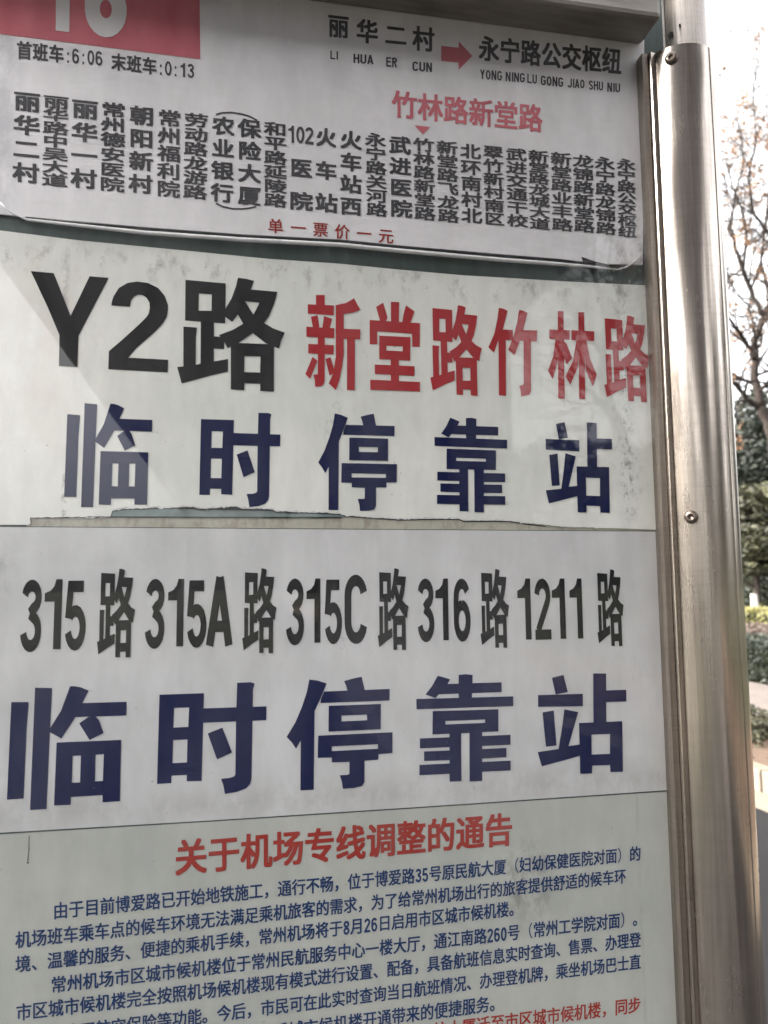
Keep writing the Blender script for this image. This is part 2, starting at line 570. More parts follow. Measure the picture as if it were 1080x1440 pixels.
BIG['路'] = traced(240, 380, 6.353, [
    (((138, 80), (495, 112), (490, 468), (135, 442)), ((257, 202), (371, 210), (369, 357), (253, 354))),
    ((274, 440), (390, 450), (390, 830), (272, 850)),
    ((385, 583), (485, 590), (480, 697), (385, 692)),
    ((120, 497), (240, 505), (230, 600), (228, 860), (120, 870)),
    ((65, 857), (240, 835), (272, 828), (515, 785), (513, 897), (350, 935), (105, 1003)),
    ((603, 62), (680, 72), (745, 90), (720, 160), (668, 270), (605, 385), (552, 455), (490, 410), (490, 340), (545, 250), (585, 140)),
    ((700, 165), (952, 187), (925, 290), (880, 400), (835, 465), (735, 555), (610, 640), (512, 688), (480, 630), (435, 572),
     (560, 525), (660, 465), (740, 392), (795, 283), (670, 272), (640, 240)),
    ((600, 385), (665, 268), (740, 392), (830, 462), (920, 515), (1018, 550), (985, 620), (968, 693), (850, 645), (735, 555), (645, 465)),
    (((540, 640), (922, 655), (920, 1076), (800, 1070), (800, 1005), (660, 1000), (658, 1062), (540, 1056)),
     ((660, 758), (803, 762), (800, 906), (658, 902)))])
BIG['新'] = traced(420, 405, 6.0, [
    ((148, 62), (222, 62), (222, 150), (148, 150)), ((78, 140), (300, 150), (298, 233), (78, 218)),
    ((105, 245), (160, 232), (175, 320), (172, 340), (122, 340)), ((215, 240), (285, 262), (262, 345), (200, 345)),
    ((66, 328), (302, 342), (300, 425), (66, 412)), ((82, 473), (298, 484), (296, 562), (82, 552)),
    ((163, 340), (222, 340), (220, 780), (210, 815), (190, 830), (140, 833), (138, 780), (125, 732), (163, 730)),
    ((118, 582), (158, 615), (98, 768), (58, 728)), ((228, 600), (270, 585), (310, 715), (262, 740)),
    ((315, 148), (400, 130), (470, 90), (522, 188), (455, 212), (382, 222), (382, 560), (365, 680), (345, 780),
     (315, 862), (255, 805), (295, 720), (315, 580)),
    ((375, 347), (524, 352), (520, 436), (375, 430)), ((410, 425), (476, 430), (475, 862), (410, 860))])
BIG['堂'] = traced(420, 405, 6.0, [
    ((656, 158), (715, 122), (752, 250), (735, 280), (690, 280)), ((780, 115), (848, 118), (846, 300), (780, 300)),
    ((905, 145), (976, 195), (940, 300), (872, 300), (885, 220)),
    ((602, 268), (1022, 295), (1020, 495), (957, 492), (957, 383), (665, 362), (665, 472), (603, 472)),
    (((682, 400), (942, 413), (940, 610), (682, 598)), ((742, 484), (878, 490), (878, 532), (742, 525))),
    ((778, 595), (846, 600), (846, 790), (780, 785)), ((645, 643), (977, 658), (975, 738), (645, 722)),
    ((607, 770), (1022, 790), (1022, 870), (607, 855))])
BIG['竹'] = traced(590, 420, 6.0, [
    ((672, 80), (710, 88), (745, 105), (705, 265), (660, 370), (630, 458), (582, 412), (632, 300), (660, 170)),
    ((690, 262), (790, 267), (792, 355), (660, 350)),
    ((668, 345), (730, 350), (732, 820), (672, 815)),
    ((845, 98), (880, 106), (916, 122), (880, 265), (850, 360), (805, 478), (752, 432), (800, 310), (828, 200)),
    ((862, 268), (997, 272), (995, 362), (845, 357)),
    ((882, 350), (944, 355), (945, 780), (930, 810), (860, 825), (858, 780), (845, 735), (875, 730), (884, 715))])
BIG['林'] = traced(760, 425, 6.75, [
    ((75, 260), (270, 268), (268, 358), (75, 350)), ((155, 88), (210, 90), (222, 910), (160, 908)),
    ((135, 345), (190, 350), (150, 580), (105, 728), (85, 690), (62, 645), (110, 520)),
    ((185, 350), (240, 395), (292, 530), (242, 590), (200, 470)),
    ((285, 268), (505, 280), (502, 370), (285, 360)), ((352, 100), (408, 100), (418, 915), (360, 915)),
    ((335, 355), (380, 360), (345, 620), (275, 780), (228, 700), (300, 560)),
    ((400, 360), (430, 365), (460, 530), (527, 685), (490, 795), (425, 650))])
BIG['Y'] = traced(30, 370, 4.909, [
    ((52, 48), (212, 62), (330, 360), (462, 84), (595, 95), (385, 500), (377, 717), (248, 710), (252, 495), (170, 300))])
BIG['2'] = traced(30, 370, 4.909, [
    ((628, 290), (633, 260), (645, 225), (680, 170), (740, 135), (805, 125), (880, 135), (950, 170), (995, 225), (1017, 290),
     (1015, 330), (1008, 370), (985, 410), (930, 470), (800, 585), (745, 650), (1017, 665), (1014, 752), (608, 730), (612, 605),
     (700, 530), (820, 420), (870, 370), (885, 345), (892, 310), (890, 270), (870, 238), (845, 220), (815, 215), (785, 228),
     (765, 255), (755, 300))])


def ribbon(pts, w0):
    """outline of a pen stroke of width w0 along pts, with mitred corners"""
    h = w0 / 2
    L, Rr = [], []
    n = len(pts)
    for i in range(n):
        p = Vector(pts[i])
        d0 = (p - Vector(pts[i - 1])).normalized() if i else None
        d1 = (Vector(pts[i + 1]) - p).normalized() if i < n - 1 else None
        if d0 is None: d0 = d1
        if d1 is None: d1 = d0
        n0 = Vector((-d0.y, d0.x)); n1 = Vector((-d1.y, d1.x))
        mm = (n0 + n1)
        mm = mm.normalized() if mm.length > 1e-6 else n0
        k = min(2.0, 1.0 / max(0.35, mm.dot(n0)))
        L.append(tuple(p + mm * h * k)); Rr.append(tuple(p - mm * h * k))
    return L, Rr


def arc(cx, cy, rx, ry, a0, a1, n=12):
    return [(cx + rx * math.cos(math.radians(a0 + (a1 - a0) * i / n)), cy + ry * math.sin(math.radians(a0 + (a1 - a0) * i / n)))
            for i in range(n + 1)]


def latin(ch, pen=0.15, w_=0.56):
    """strokes of a grotesque letter in a box w_ wide and 1 high -> list of triangles/quads, normalised to x 0..1"""
    h = pen / 2
    l, r, b, t = h, w_ - h, h, 1 - h
    m = (l + r) / 2
    rx = (r - l) / 2
    st = []
    poly = []
    if ch in '0O': st.append(arc(m, .5, rx, .5 - h, 90, 450, 28))
    elif ch == '1': poly.append([(w_ * x, y) for x, y in ((.12, .68), (.12, .80), (.35, .835), (.5, .90), (.57, 1), (.82, 1), (.82, 0), (.52, 0), (.52, .68))])
    elif ch == '2': st.append(arc(m, 1 - h - rx, rx, rx, 175, -35, 12) + [(l + .02, b + .06)]); st.append([(0, b), (w_, b)])
    elif ch == '3':
        st.append(arc(m, .755, rx * .93, .245 - h, 170, -75, 12) + [(m - .04, .53)])
        st.append([(m - .04, .53)] + arc(m, .285, rx, .285 - h, 72, -172, 14))
    elif ch == '5':
        st.append([(r, t), (l + .05, t), (l, .46)])
        st.append(arc(m, .325, rx, .325 - h, 140, -165, 16))
    elif ch == '6':
        st.append(arc(m, .33, rx, .33 - h, 90, 450, 22))
        st.append([(l, .36), (l, .60)] + arc(m, .70, rx * .97, .30 - h, 170, 25, 10))
    elif ch == '8':
        st.append(arc(m, .745, rx * .9, .255 - h, 90, 450, 18)); st.append(arc(m, .27, rx, .27 - h, 90, 450, 20))
    elif ch == 'A': st.append([(0 + h * .8, 0), (m, 1)]); st.append([(m, 1), (w_ - h * .8, 0)]); st.append([(l + .06, .28), (r - .06, .28)])
    elif ch == 'C': st.append(arc(m, 1 - h - rx * 1.15, rx, rx * 1.15, 12, 180, 10) + arc(m, h + rx * 1.15, rx, rx * 1.15, 180, 348, 10))
    elif ch == 'G':
        st.append(arc(m, 1 - h - rx * 1.15, rx, rx * 1.15, 12, 180, 10) + arc(m, h + rx * 1.15, rx, rx * 1.15, 180, 340, 10) + [(r, .44)])
        st.append([(m, .46), (w_, .46)])
    elif ch == 'L': st += [[(l, 1), (l, 0)], [(l, b), (w_, b)]]
    elif ch == 'I': st.append([(m, 0), (m, 1)])
    elif ch == 'H': st += [[(l, 0), (l, 1)], [(r, 0), (r, 1)], [(l, .53), (r, .53)]]
    elif ch == 'U': st.append([(l, 1), (l, rx + h)] + arc(m, rx + h, rx, rx, 180, 360, 10) + [(r, 1)])
    elif ch == 'E': st += [[(l, 0), (l, 1)], [(l, t), (w_, t)], [(l, b), (w_, b)], [(l, .53), (w_ * .92, .53)]]
    elif ch == 'R': st += [[(l, 0), (l, 1)], [(l, t), (m, t)] + arc(m, .745, rx, .255 - h, 90, -90, 10) + [(l, .49 + h)], [(m, .5), (r, 0)]]
    elif ch == 'N': st += [[(l, 0), (l, 1)], [(r, 0), (r, 1)], [(l, 1), (r, 0)]]
    elif ch == 'Y': st += [[(h, 1), (m, .45)], [(w_ - h, 1), (m, .45)], [(m, .5), (m, 0)]]
    elif ch == 'J': st.append([(r, 1), (r, rx + h)] + arc(m, rx + h, rx, rx, 0, -170, 10))
    elif ch == 'S': st.append(arc(m, .745, rx, .255 - h, 15, 235, 12) + arc(m, .265, rx, .265 - h, 55, -165, 14))
    elif ch == ':': poly += [[(m - h * 1.1, 0), (m + h * 1.1, 0), (m + h * 1.1, .17), (m - h * 1.1, .17)], [(m - h * 1.1, .53), (m + h * 1.1, .53), (m + h * 1.1, .70), (m - h * 1.1, .70)]]
    vs, fs, layer = [], [], []
    for k, s_ in enumerate(st):
        L, Rr = ribbon(s_, pen)
        b0 = len(vs)
        for a, c in zip(L, Rr):
            vs += [a, c]
        for i in range(len(L) - 1):
            fs.append((b0 + 2 * i, b0 + 2 * i + 1, b0 + 2 * i + 3, b0 + 2 * i + 2))
        layer += [k] * (len(vs) - b0)
    for q in poly:
        b0 = len(vs)
        vs += q
        for tri in tessellate_polygon([[Vector((x, y, 0)) for x, y in q]]):
            fs.append(tuple(b0 + i for i in tri))
        layer += [0] * len(q)
    return [(x / w_, y) for x, y in vs], fs, layer


# characters of the small print come from Blender's own font
_fc = bpy.data.curves.new('print', 'FONT')
_fo = bpy.data.objects.new('print', _fc)
COL.objects.link(_fo)
_fc.resolution_u = 3


def _font_mesh(s):
    _fc.body = s
    dg = bpy.context.evaluated_depsgraph_get()
    dg.update()
    me = bpy.data.meshes.new_from_object(_fo.evaluated_get(dg))
    v = [(q.co.x, q.co.y) for q in me.vertices]
    f = [tuple(p.vertices) for p in me.polygons]
    bpy.data.meshes.remove(me)
    return v, f


_v1, _ = _font_mesh('口')
_v2, _ = _font_mesh('口口')
ADV = (max(x for x, y in _v2) - max(x for x, y in _v1))
_v3, _ = _font_mesh('国')
_x0, _x1 = min(x for x, y in _v3), max(x for x, y in _v3)
_y0, _y1 = min(y for x, y in _v3), max(y for x, y in _v3)
_cx, _cy = (_x0 + _x1) / 2, (_y0 + _y1) / 2
INK = ADV * 0.93
CJK = {}


def cjk(ch):
    if ch not in CJK:
        v, f = _font_mesh(ch)
        CJK[ch] = ([((x - _cx) / INK + .5, (y - _cy) / INK + .5) for x, y in v], f)
    return CJK[ch]


class Print:
    """collects flat printed characters of one line into one mesh"""
    def __init__(self, y, bold=0.022):
        self.v, self.f, self.y, self.b = [], [], y, bold

    def add(self, vs, fs, quad, depth=None):
        tl, tr_, br, bl = quad
        b0 = len(self.v)
        for i, (x, y) in enumerate(vs):
            a = bl + (br - bl) * x
            c = tl + (tr_ - tl) * x
            p = a + (c - a) * y
            d = depth[i] if isinstance(depth, list) else (depth or 0)
            self.v.append((p.x, self.y - 0.00003 * d, p.z))
        self.f += [tuple(b0 + i for i in q) for q in fs]

    def char(self, ch, quad, bold=None, pen=0.17, asp=None):
        b = self.b if bold is None else bold
        if ch in '0123456789:' or ('A' <= ch <= 'Z'):
            v, f, d = latin(ch, pen)
            self.add(v, f, quad, d)
        else:
            v, f = cjk(ch)
            k = 0
            for dx, dy in ((-b, -b * .75), (b, -b * .75), (-b, b * .75), (b, b * .75)) + (((0, 0), (0, -b * .6), (0, b * .6)) if b > .028 else ()):
                self.add([(x + dx, y + dy) for x, y in v], f, quad, k)
                k += 1

    def big(self, ch, quad):
        for k, loops in enumerate(BIG[ch]):
            vv = [v for lp in loops for v in lp]
            tris = tessellate_polygon([[Vector((x, y, 0)) for x, y in lp] for lp in loops])
            self.add(vv, [tuple(t) for t in tris], quad, k)

    def make(self, name, m, parent):
        return mesh_obj(name, self.v, self.f, m, parent)


def qd(xl, tl, bl, xr, tr_, br, y=0.0):
    """four plane corners from the left edge (x, top, bottom) and the right edge (x, top, bottom)"""
    return [bp(xl, tl, y), bp(xr, tr_, y), bp(xr, br, y), bp(xl, bl, y)]


def sub(q, u0, u1, v0=0.0, v1=1.0):
    tl, tr_, br, bl = q
    def P(u, v):
        a = bl + (br - bl) * u
        c = tl + (tr_ - tl) * u
        return a + (c - a) * v
    return [P(u0, v1), P(u1, v1), P(u1, v0), P(u0, v0)]


def row(pr, text, q, fill=0.9, pen=0.17, half=0.52, spread=None):
    """text along a line; fill = share of each cell that the ink takes"""
    wd = [0.45 if c == ':' else half if c.isascii() and c != ' ' else (0.5 if c == ' ' else 1.0) for c in text]
    tot = sum(wd) - (1 - fill)
    x = 0.0
    for c, w_ in zip(text, wd):
        if c != ' ':
            if c.isascii():
                pr.char(c, sub(q, (x + .0) / tot, (x + w_ - .08) / tot, 0.04, 0.94), pen=pen)
            elif c in '（）':
                pr.char(c, sub(q, x / tot, (x + fill) / tot), bold=0.004)
            else:
                pr.char(c, sub(q, x / tot, (x + fill) / tot))
        x += w_


# ------------------------------------------------------------------ the shelter: frame, pole, board, glass, roof
BX0, BX1 = -0.46, 0.5525          # board left and right (visible) edge
shelter = tag(empty('bus_shelter', (0.62, 0.0, 0.15)),
              'bus shelter with stainless steel pole and glazed end board of pasted notices', 'bus shelter')
bm = bmesh.new(); add_box(bm, (BX0, 0.0, 0.45), (0.60, 0.022, 2.42), 0.001)
bm_obj('backing_board', bm, M_back, shelter)
bm = bmesh.new(); add_box(bm, (BX0, -0.0155, 0.5), (BX1 + 0.006, -0.0125, 2.262))
bm_obj('glass_pane', bm, M_glass, shelter)


def prism(outline, z0, z1, zt=None, nz=1):
    """closed outline (x, y) extruded from z0 to z1"""
    v, f = [], []
    n = len(outline)
    for k in range(nz + 1):
        z = z0 + (z1 - z0) * k / nz
        v += [(x, y, z) for x, y in outline]
    for k in range(nz):
        for i in range(n):
            j = (i + 1) % n
            f.append((k * n + i, k * n + j, (k + 1) * n + j, (k + 1) * n + i))
    f.append(tuple(range(n))[::-1])
    f.append(tuple(nz * n + i for i in range(n)))
    return v, f


ZR = 1.524
F1 = BX1
F2 = cylx(942, ZR, -0.022)
B0 = cylx(945, ZR, -0.026)
B1 = cylx(957, ZR, -0.034)
G = cylx(990, ZR, -0.040)
H = cylx(1032, ZR, 0.004)
S = cylx(1041, ZR, 0.035)
print('profile', [round(q, 4) for q in (F1, F2, B1, G, H, S)])
ZT = bp(960, 59, -0.052).z
ZB = 0.15
# flat channel that holds the glass
v, f = prism([(F1, -0.021), (F2 - .0008, -0.021), (F2 - .0008, 0.02), (F1, 0.02)], ZB, ZT)
o = mesh_obj('edge_channel', v, f, M_steel_d, shelter)
# pole cover: bevel, flat face, ridge, rounded side, groove, rear lip
CR = 0.0515                                            # cover radius, axis just behind the board's face
dS = (bp(1041, 740, 1.0) - CAM); dS = Vector((dS.x, dS.y, 0)).normalized()
CY = -0.002
CXC = 0.6 
for _ in range(30):
    off = (Vector((CXC, CY, 0)) - Vector((CAM.x, CAM.y, 0)))
    dist = off.x * dS.y - off.y * dS.x               # signed distance of the axis from that sight line
    CXC -= (dist + CR) / dS.y
print('cover axis', CXC, F2, B1)


def on_cover(a, rr=0.0):
    a = math.radians(a)                                # 0 = facing the street end (-Y), + towards +X
    return (CXC + (CR + rr) * math.sin(a), CY - (CR + rr) * math.cos(a))


aL = math.degrees(math.asin((B1 + .001 - CXC) / CR))
prof = [(F2, 0.02), (F2, -0.0250), (F2 + .0012, -0.0265), on_cover(aL, -.0012), on_cover(aL + .6, .0)]
groove = {24: .0010, 62: -.0014}
k = int(aL + 3)
while k <= 150:
    if k in groove:
        g_ = groove[k]
        prof += [on_cover(k - .8, 0), on_cover(k, g_), on_cover(k + 1.2, g_), on_cover(k + 2.0, 0)]
        k += 3
    else:
        prof.append(on_cover(k, 0))
        k += 3
prof += [(F2 + .01, 0.05)]
v, f = prism(prof, ZB, ZT, nz=1)
# the top edge of the cover dips towards the back of the pole
n = len(prof)
for i in range(n):
    x, y, z = v[n + i]
    v[n + i] = (x, y, z)
cover = mesh_obj('pole_cover', v, f, M_steel, shelter, smooth=True)
cover.data.set_sharp_from_angle(angle=math.radians(20))


def disc(cx, cz, y, r, rh, name, m, parent):
    """domed round head seen from the front"""
    v, f = [], []
    nn = 20
    rings = [(1.0, 0.0), (0.96, 0.6), (0.75, 0.9), (0.5, 1.0), (0.42, 1.0), (0.36, 0.55), (0.0, 0.5)]
    for rr, hh in rings:
        for k in range(nn):
            a = 2 * math.pi * k / nn
            v.append((cx + r * rr * math.cos(a), y - rh * hh, cz + r * rr * math.sin(a)))
    for i in range(len(rings) - 1):
        for k in range(nn):
            a, b = i * nn + k, i * nn + (k + 1) % nn
            f.append((a, b, b + nn, a + nn))
    return mesh_obj(name, v, f, m, parent, smooth=True)


for (px, py) in ((972, 727), (944, 82)):
    d_ = ray(px, py)
    o2, d2 = Vector((CAM.x - CXC, CAM.y - CY)), Vector((d_.x, d_.y))
    A_, B_, C_ = d2.dot(d2), 2 * o2.dot(d2), o2.dot(o2) - CR ** 2
    t_ = (-B_ - math.sqrt(B_ * B_ - 4 * A_ * C_)) / (2 * A_)
    q = CAM + d_ * t_
    sc_ = disc(0, 0, 0.0006, 0.0088, 0.0050, 'screw', M_screw, cover)
    sc_.location = q - wpos(cover)
    for vt in sc_.data.vertices:
        vt.co = vt.co + wpos(cover)
    sc_.rotation_euler = (0, 0, math.atan2(q.x - CXC, -(q.y - CY)))
# inner round pole
PC = (cylx(957.5, 2.3, 0.012), 0.012)
PR = 0.0345
prof2 = [(PC[0] + PR * math.cos(2 * math.pi * k / 48), PC[1] + PR * math.sin(2 * math.pi * k / 48)) for k in range(48)]
v, f = prism(prof2, ZB, 2.47)
pole = mesh_obj('pole', v, f, M_steel, shelter, smooth=False)
for p_ in pole.data.polygons:
    p_.use_smooth = len(p_.vertices) == 4


def hit_round(cx, cy, r_, px, py):
    """where the sight line at px, py meets an upright round post"""
    d_ = ray(px, py)
    o2, d2 = Vector((CAM.x - cx, CAM.y - cy)), Vector((d_.x, d_.y))
    A_, B_, C_ = d2.dot(d2), 2 * o2.dot(d2), o2.dot(o2) - r_ ** 2
    return CAM + d_ * ((-B_ - math.sqrt(max(0, B_ * B_ - 4 * A_ * C_))) / (2 * A_))


for px, py, rr in ((943, 49, .0042), (956, 35, .0016)):
    q = hit_round(PC[0], PC[1], PR, px, py)
    nrm = Vector((q.x - PC[0], q.y - PC[1], 0)).normalized()
    hv, hf = [], []
    tube(hv, hf, [q + nrm * .0006, q - nrm * .002], [rr, rr], 20)
    mesh_obj('hole', hv, hf, M_hole, pole)
# top rail, header strip under it
zr = bp(918, 31, -0.05).z
v, f = [], []
bm = bmesh.new(); add_box(bm, (BX0, -0.060, zr), (cylx(925, zr, -0.05), -0.004, zr + 0.085), 0.006)
bm_obj('top_rail', bm, M_rail, shelter)
zh0 = bp(900, 58, -0.006).z
bm = bmesh.new(); add_box(bm, (BX0, -0.0115, zh0 + .002), (BX1 + .003, -0.0005, zr + 0.01), 0.001)
M_head = plain('grimy_grey_header', (0.33, 0.33, 0.325), 0.45, var=0.25, scale=14, sx=(0.6, 1, 5), bump=0.1)
bm_obj('header_strip', bm, M_head, shelter)
# roof, its edge beams, the shelter's far posts and an added side panel (behind the camera)
RX0, RX1, RZ = -0.76, 1.07, 2.50
bm = bmesh.new(); add_box(bm, (RX0, -9.5, RZ), (RX1, -0.33, RZ + 0.006), 0.004)
bm_obj('roof', bm, M_poly, shelter)
for x in (RX0 + 0.08, PC[0]):
    bm = bmesh.new(); add_box(bm, (x - .03, -9.4, RZ - 0.08), (x + .03, -0.285, RZ - 0.002), 0.004)
    bm_obj('roof_beam', bm, M_steel_d, shelter)
bm = bmesh.new(); add_box(bm, (RX1 - .026, -9.3, .30), (RX1 - .002, -1.95, RZ - .001), 0.001)
bm_obj('added_side_panel', bm, M_roof, shelter)  # unseen; added so the reflected bright wedge ends at its near edge
for (x, y) in ((PC[0], -9.3), (RX0 + .08, -9.3)):
    v, f = [], []
    tube(v, f, [(x, y, ZB), (x, y, RZ - .08)], [.038, .038], 16)
    mesh_obj('post', v, f, M_roof, shelter, smooth=True)

# ------------------------------------------------------------------ the pasted sheets
def slab(name, outline_px, y0, y1, m, label, cat, group=None, parent=None):
    """a sheet with its own thickness from y1 (back) to y0 (front), outline given as seen on its front"""
    pts = [bp(px, py, y0) for px, py in outline_px]
    n = len(pts)
    v = [(p.x, y0, p.z) for p in pts] + [(p.x, y1, p.z) for p in pts]
    f = [tuple(t) for t in tessellate_polygon([[Vector((p.x, p.z, 0)) for p in pts]])]
    f += [(i, (i + 1) % n, n + (i + 1) % n, n + i) for i in range(n)]
    c = Vector((sum(p.x for p in pts) / n, y1, min(p.z for p in pts)))
    o = mesh_obj(name, v, f, m, None, c)
    if parent:
        o.location = c - wpos(parent); o.parent = parent
        return o
    return tag(o, label, cat, group)


def ragged(pts, step, amp, seed, dy=0.0):
    """torn edge: the run of points broken into short uneven steps"""
    rnd = random.Random(seed)
    out = []
    for (x0, y0), (x1, y1) in zip(pts, pts[1:]):
        n_ = max(1, int(abs(x1 - x0) / step))
        for i in range(n_):
            t = i / n_
            out.append((x0 + (x1 - x0) * t + rnd.uniform(-.4, .4) * (i > 0), y0 + (y1 - y0) * t + rnd.gauss(0, amp) + dy))
    out.append((pts[-1][0], pts[-1][1] + dy))
    return out


Y1 = -0.0048
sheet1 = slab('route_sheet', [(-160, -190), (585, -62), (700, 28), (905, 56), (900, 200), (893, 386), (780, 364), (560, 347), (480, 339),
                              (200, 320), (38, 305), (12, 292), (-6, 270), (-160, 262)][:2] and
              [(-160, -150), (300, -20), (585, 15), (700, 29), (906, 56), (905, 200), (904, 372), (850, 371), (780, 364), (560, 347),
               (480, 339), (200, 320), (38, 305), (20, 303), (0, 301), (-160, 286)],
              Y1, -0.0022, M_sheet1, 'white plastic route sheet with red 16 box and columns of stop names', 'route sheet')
Y2 = -0.0026
TEAR = [(860, 743), (813, 741), (790, 741), (767, 738), (742, 735), (715, 731), (690, 731),
        (652, 731), (645, 728), (610, 728), (560, 729), (520, 726), (487, 724), (478, 721), (455, 720), (420, 719),
        (388, 717.5), (383, 715), (362, 714), (340, 713.5), (333, 711), (300, 713), (290, 716), (284, 714), (262, 711), (240, 713),
        (215, 713), (196, 714), (176, 714), (158, 717), (155, 726), (98, 727), (42, 728), (43, 737), (38, 738)]
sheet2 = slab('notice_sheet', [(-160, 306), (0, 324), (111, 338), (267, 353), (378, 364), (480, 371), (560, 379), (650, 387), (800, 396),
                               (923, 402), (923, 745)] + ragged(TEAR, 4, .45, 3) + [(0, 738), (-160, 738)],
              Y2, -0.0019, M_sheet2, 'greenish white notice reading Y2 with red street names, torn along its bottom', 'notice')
Y3 = -0.0016
sheet3 = slab('notice_sheet', [(-160, 741), (0, 741), (480, 744.5), (923, 747.5), (940, 1111), (600, 1134), (300, 1153.5), (0, 1171), (-160, 1181)],
              Y3, -0.0004, M_sheet3, 'cool white notice listing routes 315, 315A, 315C, 316, 1211 in black', 'notice')
Y4 = -0.0010
sheet4 = slab('notice_sheet', [(-160, 1183), (0, 1173.5), (300, 1155.5), (600, 1136), (942, 1113), (962, 1560), (-160, 1640)],
              Y4, -0.0003, M_sheet4, 'grey green notice of small blue paragraphs under a red title', 'notice')
strip_c = slab('paper_strip', [(30, 722), (300, 722), (560, 724), (923, 736), (923, 746.5), (480, 743.5), (38, 740.2)],
               -0.0010, -0.0004, M_cream, 'brown stained cream paper strip below the torn bottom of the Y2 notice', 'paper strip')
strip_t = slab('paper_strip', [(150, 706), (300, 704), (500, 706), (500, 727), (480, 727.5), (300, 728), (157, 727)],
               -0.0016, -0.0011, M_teal, 'faded teal paper strip showing through the tear of the Y2 notice', 'paper strip')
# torn paper core showing as a pale fibrous fringe, and the crack of shade under it
fr_ = ragged(TEAR[4:-3], 3, .5, 8, 1.3)
slab('torn_fringe', TEAR[4:-3] + fr_[::-1], Y2 + .0002, -0.0021, M_lip, None, None, parent=sheet2)
# thin dark lines: scratches, and shade drawn as tubes
def dark_line(pts, y, wpx, m, parent, name='dark_line'):
    v, f = [], []
    tube(v, f, [bp(px, py, y) for px, py in pts], [wpx] * len(pts), 6)
    return mesh_obj(name, v, f, m, parent, smooth=True)


dark_line([(41, 1175), (40.5, 1195), (39, 1211)], -0.0011, .0005, M_scratch, sheet4, 'scratch')
dark_line([(38, 1212), (40, 1214)], -0.0011, .0009, M_scratch, sheet4, 'scratch')
# folded plastic edge under the route sheet
lipP = [(0, 284), (8, 293), (20, 301), (38, 309), (200, 327), (340, 337), (480, 344.5), (560, 352.5), (700, 365), (780, 371), (830, 375), (868, 379)]
v, f = [], []
tube(v, f, [bp(a, b, -0.0075) for a, b in lipP], [.0006, .0007, .0009, .0016, .0026, .0028, .0028, .0029, .0028, .0026, .0018, .0009], 10)
mesh_obj('folded_edge', v, f, M_lip, sheet1, smooth=True)
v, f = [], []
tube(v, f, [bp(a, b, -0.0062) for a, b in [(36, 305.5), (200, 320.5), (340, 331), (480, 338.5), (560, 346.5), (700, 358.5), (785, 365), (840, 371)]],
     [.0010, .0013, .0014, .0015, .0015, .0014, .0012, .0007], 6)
mesh_obj('dark_line', v, f, M_line, sheet1, smooth=True)  # dark tube in place of the shadow under the sheet's bottom edge
# peeled corner flap at lower right
M_curl = plain('curled_clear_film', (0.60, 0.60, 0.62), 0.3, var=0.1, scale=40)
v, f = [], []
tube(v, f, [bp(a, b, -0.0062) for a, b in [(862, 381), (880, 376), (893, 368), (903, 356)]], [.0008, .0014, .0012, .0006], 8)
mesh_obj('curled_corner', v, f, M_curl, sheet1, smooth=True)
vv = [bp(818, 361, -0.0060), bp(838, 368, -0.0062), bp(857, 372, -0.0078), (bp(848, 376, -0.0062)), bp(822, 373, -0.0055)]
mesh_obj('torn_flap', vv + [p + Vector((0, .0008, 0)) for p in vv], [(0, 1, 2, 3, 4), (9, 8, 7, 6, 5)] + [(i, (i + 1) % 5, 5 + (i + 1) % 5, 5 + i) for i in range(5)], M_line, sheet1)
# dark tubes along the joints, standing in for shade under torn edges
dark_line([(41, 727.5), (98, 727.5), (155, 726.8), (300, 727.6), (480, 727.8)], -0.0017, .0009, M_line, strip_t, 'edge_shade')
dark_line([(x_, y_ + 2.2) for x_, y_ in TEAR[3:-4]], -0.0016, .0006, M_line, strip_t, 'edge_shade')
dark_line([(250, 714.5), (262, 713.5), (284, 716.5), (300, 715.5), (340, 716.2), (383, 717.4), (388, 720.2), (420, 721)], -0.0018, .0012, M_line, strip_t, 'edge_shade')

T = 0.0004
# --- sheet 1
y = Y1 - T
pr = Print(y)
q = [bp(-160, -190, y), bp(281, -50, y), bp(281.5, 83, y), bp(-160, 22, y)]
q = [bp(-40, -120, y), bp(280, -86, y), bp(281.5, 83, y), bp(-40, 42.5, y)]
pr.add([(0, 1), (1, 1), (1, 0), (0, 0)], [(0, 1, 2, 3)], q)
pr.make('number_box', M_red_box, sheet1)
pr = Print(y - T)
pr.add([(0, 1), (1, 1), (1, 0), (0, 0)], [(0, 1, 2, 3)], [bp(79, -75, y), bp(99, -73, y), bp(97.5, 45.5, y), bp(78.5, 43, y)])
v6, f6, d6 = latin('6', 0.22, 0.62)
pr.add(v6, f6, [bp(120, -70, y), bp(178, -64, y), bp(178.5, 55, y), bp(119, 50.5, y)], d6)
pr.make('route_number', M_white, sheet1)
pr = Print(y, 0.034)
row(pr, '首班车:6:06', qd(24, 58, 83, 143.5, 71, 93.5, y), fill=.9, pen=.15)
row(pr, '末班车:0:13', qd(157, 75, 98.5, 272.5, 89, 111, y), fill=.9, pen=.15)
pr.make('timetable_text', M_char, sheet1)
pr = Print(y, 0.034)
for i, (ch, xa, xb, ta, ba) in enumerate((('丽', 462, 490, 20, 52), ('华', 502, 531, 27, 60), ('二', 542, 571, 33, 64), ('村', 581, 610, 37, 71))):
    pr.char(ch, qd(xa, ta, ba, xb, ta + 3.5, ba + 2.5, y))
pr.make('terminus_name', M_char, sheet1)
pr = Print(y, 0.034)
row(pr, '永宁路公交枢纽', qd(674, 51, 85, 873, 70, 105.5, y), fill=.92)
pr.make('terminus_name', M_char, sheet1)
pr = Print(y)


